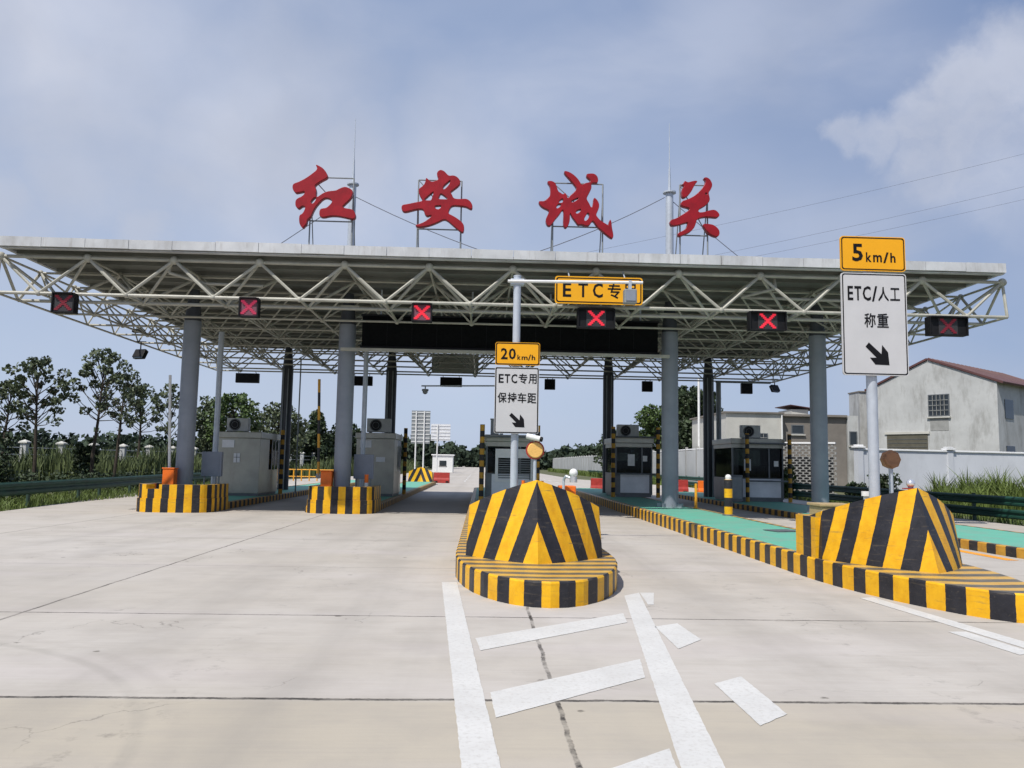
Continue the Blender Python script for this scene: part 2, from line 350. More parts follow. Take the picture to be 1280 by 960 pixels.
# ------------------------------------------------------------------ mesh helpers
class MB:
    def __init__(s): s.v = []; s.f = []; s.uv = []
    def add(s, vs, fs, uvs=None):
        k = len(s.v); s.v += [tuple(x) for x in vs]
        for i, f in enumerate(fs):
            s.f.append(tuple(k + j for j in f))
            s.uv.append(uvs[i] if uvs else None)
        return s
    def box(s, cx, cy, cz, sx, sy, sz, rz=0, rx=0, ry=0):
        m = Matrix.Rotation(rz, 3, 'Z') @ Matrix.Rotation(rx, 3, 'X') @ Matrix.Rotation(ry, 3, 'Y')
        vs = []
        for z in (-.5, .5):
            for x, y in ((-.5, -.5), (.5, -.5), (.5, .5), (-.5, .5)):
                vs.append(Vector((cx, cy, cz)) + m @ Vector((x * sx, y * sy, z * sz)))
        return s.add(vs, [(3, 2, 1, 0), (4, 5, 6, 7), (0, 1, 5, 4), (1, 2, 6, 5), (2, 3, 7, 6), (3, 0, 4, 7)])
    def bx(s, x0, x1, y0, y1, z0, z1): return s.box((x0 + x1) / 2, (y0 + y1) / 2, (z0 + z1) / 2, abs(x1 - x0), abs(y1 - y0), abs(z1 - z0))
    def tube(s, p, q, r, n=8, r1=None, caps=True, vscale=None):
        p = Vector(p); q = Vector(q); d = (q - p); ln = d.length; d.normalize()
        u = d.orthogonal().normalized(); w = d.cross(u); r1 = r if r1 is None else r1
        vs = []
        for c, rr in ((p, r), (q, r1)):
            for i in range(n):
                t = 2 * math.pi * i / n; vs.append(c + (u * math.cos(t) + w * math.sin(t)) * rr)
        fs = [(i, (i + 1) % n, n + (i + 1) % n, n + i) for i in range(n)]
        uv = None
        if vscale: uv = [[(0, 0), (0, 0), (ln * vscale, 0), (ln * vscale, 0)] for _ in range(n)]
        if caps:
            fs += [tuple(range(n - 1, -1, -1)), tuple(range(n, 2 * n))]
            if uv: uv += [[(0, 0)] * n, [(ln * vscale - .01, 0)] * n]
        return s.add(vs, fs, uv)
    def path(s, pts, r, n=6, r1=None):
        m = len(pts)
        for i in range(m - 1):
            ra = r if r1 is None else r + (r1 - r) * i / (m - 1); rb = r if r1 is None else r + (r1 - r) * (i + 1) / (m - 1)
            s.tube(pts[i], pts[i + 1], ra, n, rb)
        return s
    def ball(s, c, r, nu=10, nv=6, sz=1.):
        vs = []; fs = []
        for j in range(nv + 1):
            ph = math.pi * j / nv
            for i in range(nu):
                t = 2 * math.pi * i / nu
                vs.append((c[0] + r * math.sin(ph) * math.cos(t), c[1] + r * math.sin(ph) * math.sin(t), c[2] + r * math.cos(ph) * sz))
        for j in range(nv):
            for i in range(nu):
                k = (i + 1) % nu
                fs.append((j * nu + i, (j + 1) * nu + i, (j + 1) * nu + k, j * nu + k))
        return s.add(vs, fs)
    def poly_prism(s, poly, f0, f1, sides=True):
        """poly: 2-D outline; f0, f1 map (x, y) to the two 3-D ends"""
        n = len(poly); vs = [f0(*p) for p in poly] + [f1(*p) for p in poly]
        fs = [tuple(range(n)), tuple(range(2 * n - 1, n - 1, -1))]
        if sides: fs += [(i, n + i, n + (i + 1) % n, (i + 1) % n) for i in range(n)]
        return s.add(vs, fs)
    def build(s, name, m, parent=None, bevel=0., smooth=False):
        off = parent_loc(parent) if parent else Vector((0, 0, 0))
        me = bpy.data.meshes.new(name)
        me.from_pydata([Vector(v) - off for v in s.v], [], s.f)
        if any(u is not None for u in s.uv):
            ul = me.uv_layers.new(name='UVMap')
            for pl, u in zip(me.polygons, s.uv):
                for j, li in enumerate(pl.loop_indices):
                    ul.data[li].uv = (u[j] if u else (0.1, 0))
        me.materials.append(m if not isinstance(m, str) else MT[m])
        bm = bmesh.new(); bm.from_mesh(me); bmesh.ops.recalc_face_normals(bm, faces=bm.faces); bm.to_mesh(me); bm.free()
        if smooth:
            for pl in me.polygons: pl.use_smooth = True
            me.set_sharp_from_angle(angle=R(40))
        o = bpy.data.objects.new(name, me); COL.objects.link(o)
        if parent: o.parent = parent
        if bevel:
            bv = o.modifiers.new('bevel', 'BEVEL'); bv.width = bevel; bv.segments = 2; bv.limit_method = 'ANGLE'; bv.angle_limit = R(50)
        return o
def parent_loc(o):
    v = Vector((0, 0, 0))
    while o: v += o.location; o = o.parent
    return v
def tag(o, label, cat, group=None):
    o['label'] = label; o['category'] = cat
    if group: o['group'] = group
    return o
def thing(name, loc, label, cat, group=None):
    o = bpy.data.objects.new(name, None); o.location = loc; o.empty_display_size = .2; COL.objects.link(o)
    return tag(o, label, cat, group)
def struct(o): o['kind'] = 'structure'; return o
def copy_tree(o, parent=None):
    c = o.copy(); COL.objects.link(c)
    if parent: c.parent = parent
    for ch in [x for x in COL.objects if x.parent == o]: copy_tree(ch, c)
    return c
GLYPHS = {'0':([(131,143),(0,499),(131,856),(499,999),(868,856),(999,499),(868,143),(499,0),(357,734),(294,499),(357,265),(499,195),(642,265),(705,499),(642,734),(499,804)],[(2,4,3),(1,8,2),(8,15,2),(15,4,2),(15,14,4),(14,5,4),(13,5,14),(1,9,8),(0,9,1),(0,10,9),(12,5,13),(12,6,5),(0,11,10),(11,6,12),(0,6,11),(7,6,0)]),'2':([(0,0),(0,50),(271,266),(504,481),(575,573),(597,661),(538,767),(395,806),(265,784),(29,645),(29,897),(227,975),(418,999),(765,910),(899,680),(789,440),(497,186),(999,186),(999,0)],[(11,13,12),(10,13,11),(10,7,13),(7,14,13),(9,8,10),(8,7,10),(6,14,7),(5,14,6),(5,15,14),(4,15,5),(3,15,4),(2,15,3),(2,16,15),(1,16,2),(1,17,16),(1,18,17),(0,18,1)]),'5':([(424,820),(424,639),(829,565),(999,327),(838,91),(437,0),(228,15),(0,67),(0,273),(237,203),(389,188),(586,230),(661,322),(543,440),(117,459),(117,999),(917,999),(917,820)],[(14,0,15),(0,16,15),(0,17,16),(14,1,0),(14,2,1),(14,13,2),(13,3,2),(12,3,13),(12,4,3),(11,4,12),(7,9,8),(10,4,11),(7,10,9),(7,4,10),(7,5,4),(6,5,7)]),'E':([(322,817),(322,594),(956,594),(956,413),(322,413),(322,182),(999,182),(999,0),(0,0),(0,999),(979,999),(979,817)],[(8,0,9),(0,10,9),(0,11,10),(8,1,0),(8,4,1),(4,2,1),(4,3,2),(8,5,4),(8,6,5),(8,7,6)]),'T':([(615,817),(615,0),(384,0),(384,817),(0,817),(0,999),(999,999),(999,817)],[(4,6,5),(4,7,6),(3,7,4),(2,0,3),(0,7,3),(2,1,0)]),'C':([(765,797),(604,818),(331,726),(225,498),(329,271),(609,181),(776,206),(999,301),(999,91),(810,24),(588,0),(143,164),(0,486),(170,855),(597,999),(773,980),(988,915),(988,707)],[(13,15,14),(13,16,15),(13,1,16),(1,0,16),(0,17,16),(12,2,13),(2,1,13),(12,3,2),(12,4,3),(11,4,12),(6,8,7),(11,5,4),(5,8,6),(11,8,5),(10,8,11),(10,9,8)]),'k':([(999,0),(643,0),(165,345),(592,678),(911,678),(502,347),(0,0),(0,999),(259,999),(259,0)],[(6,8,7),(6,2,8),(2,9,8),(2,4,3),(2,5,4),(2,0,5),(6,9,2),(1,0,2)]),'m':([(191,906),(241,959),(347,998),(474,951),(541,852),(618,944),(756,999),(935,889),(999,610),(999,0),(808,0),(808,588),(776,717),(705,757),(652,733),(595,670),(595,0),(404,0),(404,591),(375,723),(316,758),(249,739),(191,670),(191,0),(0,0),(0,978),(191,978)],[(5,7,6),(1,3,2),(24,26,25),(24,0,26),(0,3,1),(0,4,3),(4,7,5),(24,22,0),(22,21,0),(21,4,0),(4,8,7),(21,20,4),(20,13,4),(13,8,4),(19,13,20),(19,14,13),(12,8,13),(19,15,14),(18,15,19),(11,8,12),(24,23,22),(18,16,15),(11,9,8),(17,16,18),(10,9,11)]),'h':([(249,597),(388,664),(589,692),(886,621),(999,413),(999,0),(684,0),(684,408),(637,500),(523,531),(423,515),(315,460),(315,0),(0,0),(0,999),(315,999),(315,597)],[(13,15,14),(13,0,15),(0,16,15),(1,3,2),(0,3,1),(0,9,3),(9,4,3),(13,11,0),(11,10,0),(10,9,0),(8,4,9),(7,4,8),(13,12,11),(7,5,4),(6,5,7)]),'/':([(999,999),(357,0),(0,0),(642,999)],[(2,0,3),(2,1,0)]),'专':([(499,879),(920,879),(920,772),(465,772),(435,681),(999,681),(999,572),(397,572),(367,489),(820,489),(840,496),(929,446),(775,299),(638,174),(714,143),(813,94),(743,0),(504,108),(211,208),(281,292),(408,256),(520,219),(625,313),(699,383),(202,383),(245,493),(274,572),(0,572),(0,681),(313,681),(342,772),(89,772),(89,879),(376,879),(412,999),(533,984)],[(33,35,34),(33,0,35),(31,33,32),(31,0,33),(31,1,0),(31,2,1),(30,2,31),(29,3,30),(3,2,30),(29,4,3),(27,29,28),(27,4,29),(27,5,4),(27,6,5),(26,6,27),(25,7,26),(7,6,26),(25,8,7),(9,11,10),(24,8,25),(24,9,8),(24,11,9),(24,23,11),(23,12,11),(22,12,23),(21,12,22),(21,13,12),(18,20,19),(18,21,20),(18,13,21),(17,13,18),(17,14,13),(17,15,14),(16,15,17)]),'用':([(999,146),(986,76),(937,38),(852,25),(708,23),(692,75),(665,140),(801,137),(865,138),(877,141),(880,151),(880,359),(613,359),(613,27),(492,27),(492,359),(243,359),(201,185),(91,0),(46,45),(0,78),(120,328),(140,578),(140,999),(999,999),(492,739),(492,883),(259,883),(259,739),(613,739),(880,739),(880,883),(613,883),(258,517),(256,473),(492,473),(492,625),(259,625),(259,577),(613,473),(880,473),(880,625),(613,625)],[(22,27,23),(27,24,23),(27,26,24),(26,32,24),(32,31,24),(31,0,24),(22,28,27),(25,32,26),(25,29,32),(30,0,31),(22,25,28),(22,37,25),(37,29,25),(37,30,29),(37,36,30),(36,42,30),(42,41,30),(41,0,30),(22,38,37),(35,42,36),(35,39,42),(40,0,41),(21,38,22),(21,33,38),(21,34,33),(21,35,34),(21,39,35),(21,16,39),(16,40,39),(16,15,40),(15,12,40),(12,11,40),(11,0,40),(21,17,16),(14,12,15),(14,13,12),(10,0,11),(20,17,21),(20,19,17),(19,18,17),(9,0,10),(9,1,0),(8,1,9),(5,7,6),(7,1,8),(5,1,7),(5,2,1),(4,2,5),(4,3,2)]),'保':([(802,686),(802,846),(463,846),(463,686),(909,581),(684,581),(684,485),(964,485),(964,379),(746,379),(843,250),(999,126),(959,83),(924,37),(774,172),(684,297),(684,0),(577,0),(577,296),(481,170),(322,39),(289,84),(248,127),(413,251),(515,379),(286,379),(286,485),(577,485),(577,581),(360,581),(360,949),(909,949),(310,837),(257,733),(257,3),(153,3),(153,572),(128,538),(58,456),(29,516),(0,565),(148,759),(265,999),(364,966)],[(41,43,42),(41,32,43),(29,2,30),(2,31,30),(2,1,31),(1,4,31),(29,3,2),(0,4,1),(41,33,32),(40,33,41),(40,36,33),(36,22,33),(22,34,33),(29,0,3),(29,4,0),(28,4,29),(27,5,28),(5,4,28),(27,6,5),(40,37,36),(35,22,36),(39,37,40),(39,38,37),(25,27,26),(25,6,27),(25,7,6),(25,8,7),(24,8,25),(23,9,24),(9,8,24),(23,18,9),(18,15,9),(15,10,9),(18,16,15),(14,10,15),(23,19,18),(17,16,18),(22,19,23),(14,11,10),(13,12,14),(12,11,14),(22,21,19),(21,20,19),(35,34,22)]),'持':([(595,267),(654,163),(561,104),(506,210),(430,320),(518,371),(728,863),(949,863),(949,758),(728,758),(728,658),(999,658),(999,552),(865,552),(865,468),(993,468),(993,362),(865,362),(865,110),(855,49),(814,14),(747,2),(637,0),(625,50),(602,111),(706,109),(752,110),(756,111),(757,114),(757,362),(360,362),(360,468),(757,468),(757,552),(348,552),(348,658),(621,658),(621,758),(401,758),(401,863),(621,863),(621,995),(728,995),(256,788),(366,788),(366,680),(256,680),(256,514),(356,546),(371,440),(256,401),(256,109),(248,53),(213,19),(157,5),(62,2),(51,50),(29,110),(114,109),(148,109),(150,109),(151,114),(151,366),(28,326),(0,437),(83,461),(151,482),(151,680),(18,680),(18,788),(151,788),(151,999),(256,999)],[(70,72,71),(70,43,72),(40,42,41),(40,6,42),(38,40,39),(38,6,40),(38,7,6),(38,8,7),(68,70,69),(68,43,70),(68,44,43),(68,45,44),(37,8,38),(36,9,37),(9,8,37),(36,10,9),(67,45,68),(66,46,67),(46,45,67),(66,47,46),(34,36,35),(34,10,36),(34,11,10),(34,12,11),(33,12,34),(32,13,33),(13,12,33),(32,14,13),(47,31,48),(31,49,48),(66,31,47),(65,31,66),(65,50,31),(50,30,31),(49,32,31),(49,14,32),(49,15,14),(49,16,15),(64,50,65),(50,16,49),(63,50,64),(63,62,50),(62,51,50),(30,5,50),(5,16,50),(30,4,5),(0,29,5),(29,16,5),(61,51,62),(4,29,30),(4,0,29),(0,28,29),(3,0,4),(3,1,0),(2,1,3),(60,51,61),(23,25,24),(56,58,57),(60,52,51),(59,52,60),(56,59,58),(56,52,59),(56,53,52),(55,53,56),(55,54,53)]),'车':([(127,552),(166,606),(201,662),(238,730),(18,730),(18,840),(293,840),(323,906),(359,999),(487,966),(449,882),(429,840),(979,840),(979,730),(373,730),(309,620),(256,540),(488,540),(488,699),(609,699),(609,540),(907,540),(907,433),(609,433),(609,308),(999,308),(999,198),(609,198),(609,0),(488,0),(488,198),(0,198),(0,308),(488,308),(488,433),(253,433),(176,429),(123,413),(105,467),(83,519)],[(7,9,8),(7,10,9),(6,10,7),(6,11,10),(4,6,5),(4,11,6),(4,12,11),(4,13,12),(3,13,4),(2,14,3),(14,13,3),(2,15,14),(17,19,18),(17,20,19),(1,15,2),(1,16,15),(0,16,1),(39,16,0),(39,17,16),(39,20,17),(39,21,20),(39,22,21),(38,22,39),(37,36,38),(36,35,38),(35,22,38),(34,22,35),(33,23,34),(23,22,34),(33,24,23),(31,33,32),(31,24,33),(31,25,24),(31,26,25),(30,26,31),(29,27,30),(27,26,30),(29,28,27)]),'距':([(817,409),(817,607),(574,607),(574,409),(574,867),(574,725),(924,725),(924,291),(574,291),(574,121),(999,121),(999,0),(462,0),(462,989),(980,989),(980,867),(326,722),(326,887),(159,887),(159,722),(58,531),(158,531),(158,163),(205,176),(205,610),(57,610),(57,999),(430,999),(430,610),(311,610),(311,482),(447,482),(447,369),(311,369),(311,208),(443,247),(457,135),(231,65),(29,3),(0,121),(58,135)],[(25,18,26),(18,27,26),(18,17,27),(17,28,27),(25,19,18),(16,28,17),(25,16,19),(25,28,16),(24,28,25),(23,29,24),(29,28,24),(23,30,29),(40,21,20),(40,22,21),(23,33,30),(33,31,30),(33,32,31),(23,34,33),(34,36,35),(23,36,34),(22,36,23),(40,36,22),(39,36,40),(39,37,36),(38,37,39),(12,4,13),(4,14,13),(4,15,14),(12,5,4),(12,2,5),(2,6,5),(2,1,6),(1,7,6),(12,3,2),(0,7,1),(12,8,3),(8,0,3),(8,7,0),(12,9,8),(12,10,9),(12,11,10)]),'称':([(548,348),(461,161),(415,194),(369,221),(451,388),(503,592),(608,573),(944,400),(990,209),(886,176),(842,369),(773,574),(873,604),(613,899),(603,859),(912,859),(925,864),(999,843),(951,725),(902,616),(799,641),(837,718),(853,752),(755,752),(755,113),(745,55),(708,20),(648,8),(552,5),(537,54),(510,113),(603,112),(641,113),(644,114),(645,116),(645,752),(569,752),(527,648),(465,537),(419,567),(369,596),(366,591),(291,591),(291,574),(358,501),(430,417),(362,324),(311,407),(291,436),(291,0),(185,0),(185,404),(148,322),(56,176),(26,235),(0,277),(100,433),(167,591),(25,591),(25,698),(185,698),(185,831),(139,822),(61,810),(48,853),(28,902),(215,942),(368,992),(436,902),(351,872),(291,855),(291,698),(424,698),(424,694),(470,790),(524,999),(630,978)],[(74,76,75),(66,68,67),(74,13,76),(65,68,66),(65,69,68),(64,69,65),(74,14,13),(64,70,69),(15,17,16),(74,15,14),(74,17,15),(64,61,70),(61,71,70),(63,61,64),(74,22,17),(22,18,17),(63,62,61),(60,71,61),(73,36,74),(36,22,74),(73,37,36),(35,22,36),(34,23,35),(23,22,35),(34,24,23),(21,18,22),(21,19,18),(20,19,21),(58,60,59),(58,71,60),(58,72,71),(58,73,72),(58,37,73),(58,40,37),(40,39,37),(39,38,37),(11,7,12),(58,41,40),(4,6,5),(57,41,58),(56,42,57),(42,41,57),(56,43,42),(56,44,43),(10,7,11),(4,0,6),(56,48,44),(48,45,44),(56,51,48),(51,49,48),(47,45,48),(55,51,56),(47,46,45),(55,52,51),(50,49,51),(10,8,7),(3,0,4),(9,8,10),(3,2,0),(2,1,0),(55,54,52),(54,53,52),(33,24,34),(32,24,33),(29,31,30),(31,24,32),(31,25,24),(29,25,31),(29,26,25),(28,26,29),(28,27,26)]),'重':([(438,709),(6,709),(6,811),(438,811),(438,853),(286,846),(107,840),(99,887),(80,939),(496,960),(837,999),(902,904),(718,878),(553,862),(553,811),(994,811),(994,709),(553,709),(553,677),(890,677),(890,302),(553,302),(553,262),(931,262),(931,162),(553,162),(553,102),(999,102),(999,0),(0,0),(0,102),(438,102),(438,162),(81,162),(81,262),(438,262),(438,302),(115,302),(115,677),(438,677),(438,397),(438,445),(228,445),(228,397),(774,397),(774,445),(553,445),(553,397),(438,536),(438,583),(228,583),(228,536),(774,536),(774,583),(553,583),(553,536)],[(9,11,10),(8,11,9),(7,11,8),(7,12,11),(6,12,7),(6,13,12),(6,4,13),(4,14,13),(6,5,4),(3,14,4),(1,3,2),(1,14,3),(1,15,14),(1,16,15),(0,16,1),(39,17,0),(17,16,0),(39,18,17),(37,50,38),(50,39,38),(50,18,39),(50,19,18),(50,49,19),(49,54,19),(54,53,19),(53,20,19),(37,51,50),(48,54,49),(48,55,54),(52,20,53),(37,42,51),(42,48,51),(42,55,48),(42,52,55),(42,41,52),(41,46,52),(46,45,52),(45,20,52),(37,43,42),(40,46,41),(40,47,46),(44,20,45),(37,40,43),(37,47,40),(37,44,47),(37,20,44),(36,20,37),(35,21,36),(21,20,36),(35,22,21),(33,35,34),(33,22,35),(33,23,22),(33,24,23),(32,24,33),(31,25,32),(25,24,32),(31,26,25),(29,31,30),(29,26,31),(29,27,26),(29,28,27)]),'人':([(552,913),(547,829),(637,484),(999,94),(956,52),(922,3),(616,281),(498,564),(382,278),(85,0),(47,44),(0,84),(382,563),(436,999),(555,999)],[(12,14,13),(12,0,14),(12,1,0),(12,7,1),(7,2,1),(12,8,7),(6,2,7),(11,8,12),(6,3,2),(5,4,6),(4,3,6),(11,10,8),(10,9,8)]),'工':([(434,856),(56,856),(56,999),(944,999),(944,856),(557,856),(557,140),(999,140),(999,0),(0,0),(0,140),(434,140)],[(1,3,2),(1,4,3),(0,4,1),(11,5,0),(5,4,0),(11,6,5),(9,11,10),(9,6,11),(9,7,6),(9,8,7)])}
def glyph_on(mb, ch, x0, x1, z0, z1, y):
    V, F = GLYPHS[ch]
    mb.add([(x0 + u / 999 * (x1 - x0), y, z0 + w / 999 * (z1 - z0)) for u, w in V], F)
# ================================================================== SETTING
def sheet(name, poly, z, m, skirt=None):
    mb = MB(); mb.add([(x, y, z) for x, y in poly], [tuple(range(len(poly)))])
    return struct(mb.build(name, m))
g = MB()
NX, NY = 60, 60
gx = [-1500 + 3000 * i / 20 for i in range(21)]
g.add([(-2500, -400, -.12), (2500, -400, -.12), (2500, 4000, -.12), (-2500, 4000, -.12)], [(0, 1, 2, 3)])
struct(g.build('ground', 'verge'))
sheet('plaza_pavement', [(-14.0, -30), (17.0, -30), (17.0, 66), (11, 95), (9.5, 420), (-9.0, 420), (-11.5, 110), (-16.6, 66), (-16.4, 42), (-14.0, 24)], 0, 'concrete')

# painted markings, 4 mm above the slab
lines = MB()
mrnd = random.Random(5)
def mark(mb, *pts):                      # hand-painted edges: never quite straight
    out = []
    for i in range(len(pts)):
        A, B = Vector(pts[i]), Vector(pts[(i + 1) % len(pts)]); d = B - A; k = max(1, int(d.length / .05)) if d.length < 12 and A.y < 14 else 1
        nn = Vector((-d.y, d.x)).normalized()
        for j in range(k): out.append(A.lerp(B, j / k) + nn * (mrnd.gauss(0, .0016) if j else 0))
    mb.add([(v.x, v.y, .004) for v in out], [tuple(range(len(out)))])
mark(lines, (-.51, 11.33), (-.30, 11.34), (.165, 4.2), (-.05, 4.2))
mark(lines, (1.86, 10.36), (2.10, 10.62), (1.34, 4.2), (1.09, 4.2))
mark(lines, (2.112, 10.62), (2.30, 10.63), (2.10, 9.72), (2.03, 9.72))
mark(lines, (-.02, 7.78), (1.63, 9.14), (1.58, 8.62), (.03, 7.28))
mark(lines, (.10, 5.98), (1.40, 7.02), (1.32, 6.42), (.13, 5.40))
mark(lines, (.60, 4.42), (1.14, 4.85), (1.085, 4.25), (.72, 4.0))
mark(lines, (1.83, 8.42), (2.11, 8.60), (2.15, 7.82), (1.83, 7.42))
mark(lines, (1.82, 6.26), (2.10, 6.48), (2.10, 5.52), (1.83, 5.27))
mark(lines, (4.93, 10.39), (5.14, 10.47), (5.42, 7.2), (5.20, 7.2))
mark(lines, (4.86, 8.31), (5.06, 8.32), (5.13, 7.4), (4.93, 7.3))
mark(lines, (-9.2, 30), (-9.05, 30), (-9.05, 24), (-9.2, 24)) if False else None
for x in (-7.0, -1.9, 3.4, 8.7):
    for y in (72, 80, 88, 96, 104, 112): mark(lines, (x * .8, y), (x * .8 + .15, y), (x * .8 + .15, y + 4), (x * .8, y + 4))
struct(lines.build('road_markings', 'line'))
ol = MB(); mark(ol, (9.95, 15.0), (10.2, 15.0), (10.2, 18.2), (9.95, 18.2)); struct(ol.build('orange_edge_line', 'orangeline'))

# ------------------------------------------------------------------ traffic islands
KH = .22
def outline(x0, x1, y0, y1, nose0, nose1, seg=18, pw=1.):
    """closed loop, counter-clockwise from the near tip; half-ellipse noses"""
    cx = (x0 + x1) / 2; hw = (x1 - x0) / 2; pts = []
    for i in range(seg + 1):                       # near end, from left to right through the tip
        t = math.pi + math.pi * i / seg
        c_ = math.cos(t); pts.append((cx + hw * math.copysign(abs(c_) ** pw, c_), y0 + nose0 + nose0 * math.sin(t)))
    for i in range(seg + 1):
        t = math.pi * i / seg
        pts.append((cx + hw * math.cos(t), y1 - nose1 + nose1 * math.sin(t)))
    return pts
def resample(pts, step):
    out = []; n = len(pts); acc = 0
    for i in range(n):
        a_, b_ = Vector(pts[i]), Vector(pts[(i + 1) % n]); d = (b_ - a_).length
        k = max(1, round(d / step))
        for j in range(k): out.append(tuple(a_.lerp(b_, j / k)))
    return out
def inset(pts, w, box):
    """pull the loop inwards without crossing itself; w is a number or a function of y"""
    x0, x1, y0, y1, n0, n1 = box; cx = (x0 + x1) / 2; hw = (x1 - x0) / 2; out = []
    for x, y in pts:
        k = min(w(y) if callable(w) else w, hw * .998)
        k0 = min(k, n0 * .998); k1 = min(k, n1 * .97)
        if y < y0 + n0: yy = y0 + k0 + (y - y0) * (n0 - k0) / n0
        elif y > y1 - n1: yy = y1 - k1 - (y1 - y) * (n1 - k1) / n1
        else: yy = y
        out.append((cx + (x - cx) * (hw - k) / hw, yy))
    return out
def island(label, x0, x1, y0, y1, n0, n1, h=KH, period=.5, m='stripe', deck='green', rim=.2, name='traffic_island', pw=1., nose_top=-1e9):
    root = thing(name, ((x0 + x1) / 2, (y0 + y1) / 2, 0), label, 'traffic island', 'islands between the toll lanes')
    pts = resample(outline(x0, x1, y0, y1, n0, n1, pw=pw), .5)
    bx_ = (x0, x1, y0, y1, n0, n1); ins = inset(pts, rim, bx_); ch = inset(pts, .02, bx_); n = len(pts); k = MB()
    T = min(range(n), key=lambda i: pts[i][1]); cum = [0.] * n; acc = 0.
    for q in range(1, n // 2 + 1):
        acc += (Vector(pts[(T + q) % n]) - Vector(pts[(T + q - 1) % n])).length
        cum[(T + q) % n] = acc; cum[(T - q) % n] = acc
    for i in range(n):
        j = (i + 1) % n
        u0, u1 = cum[i] / period + .25, cum[j] / period + .25
        A, B = pts[i], pts[j]; C, E_ = ch[i], ch[j]; F, G = ins[i], ins[j]
        fc = [(0, 1, 2, 3), (3, 2, 4, 5)]
        if max(A[1], B[1]) > nose_top + .001: fc.append((5, 4, 6, 7))
        k.add([(*A, 0), (*B, 0), (*B, h - .02), (*A, h - .02), (*E_, h), (*C, h), (*G, h), (*F, h)], fc, [[(u0, 0), (u1, 0), (u1, 1), (u0, 1)]] * len(fc))
    k.build('kerb', m, root)
    if nose_top > -1e6:
        t_ = MB(); q = 0
        while True:
            l0, l1, r0, r1 = (ch[(T - q) % n], ch[(T - q - 1) % n], ch[(T + q) % n], ch[(T + q + 1) % n])
            if pts[(T + q + 1) % n][1] > nose_top + .001 or q > n // 3: break
            u0, u1 = cum[(T + q) % n] / period + .25, cum[(T + q + 1) % n] / period + .25
            bow = .10
            m0 = ((l0[0] + r0[0]) / 2, l0[1] - (bow if q else 0) * min(1, q / 6)); m1 = ((l1[0] + r1[0]) / 2, l1[1] - bow * min(1, (q + 1) / 6))
            if q == 0: t_.add([(*l0, h), (*r1, h), (*m1, h), (*l1, h)], [(0, 1, 2, 3)], [[(u0, 0), (u1, 0), (u1, .5), (u1, 1)]])
            else: t_.add([(*l0, h), (*m0, h), (*m1, h), (*l1, h), (*r0, h), (*r1, h)], [(0, 1, 2, 3), (1, 4, 5, 2)], [[(u0, 0), (u0, .5), (u1, .5), (u1, 0)], [(u0, .5), (u0, 1), (u1, 1), (u1, .5)]])
            q += 1
        t_.build('nose_top', m, root)
    d = MB(); d.add([(*q, h - .006) for q in ins], [tuple(range(n))]); d.build('deck', deck, root)
    return root
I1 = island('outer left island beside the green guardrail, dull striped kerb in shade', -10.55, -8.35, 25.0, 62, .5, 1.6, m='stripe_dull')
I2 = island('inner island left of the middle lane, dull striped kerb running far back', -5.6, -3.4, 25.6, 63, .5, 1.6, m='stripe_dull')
I3 = island('middle island whose bright striped rounded nose comes closest to the camera', -.36, 2.03, 9.42, 46, 3.1, 1.2, h=.3, period=.45, rim=.16, nose_top=14.3)
I4 = island('long green-topped island in the sun with a bright striped kerb on the right', 5.02, 7.12, 8.8, 47, 3.8, 1.2, pw=1.25, h=.32, period=.52, rim=.16, nose_top=12.62)
I5 = island('outermost island at far right with green top beside the dark guardrail', 10.45, 13.3, 13.6, 47, 2.2, 1.2, h=.2, period=.6, m='stripe_dull', rim=.14)
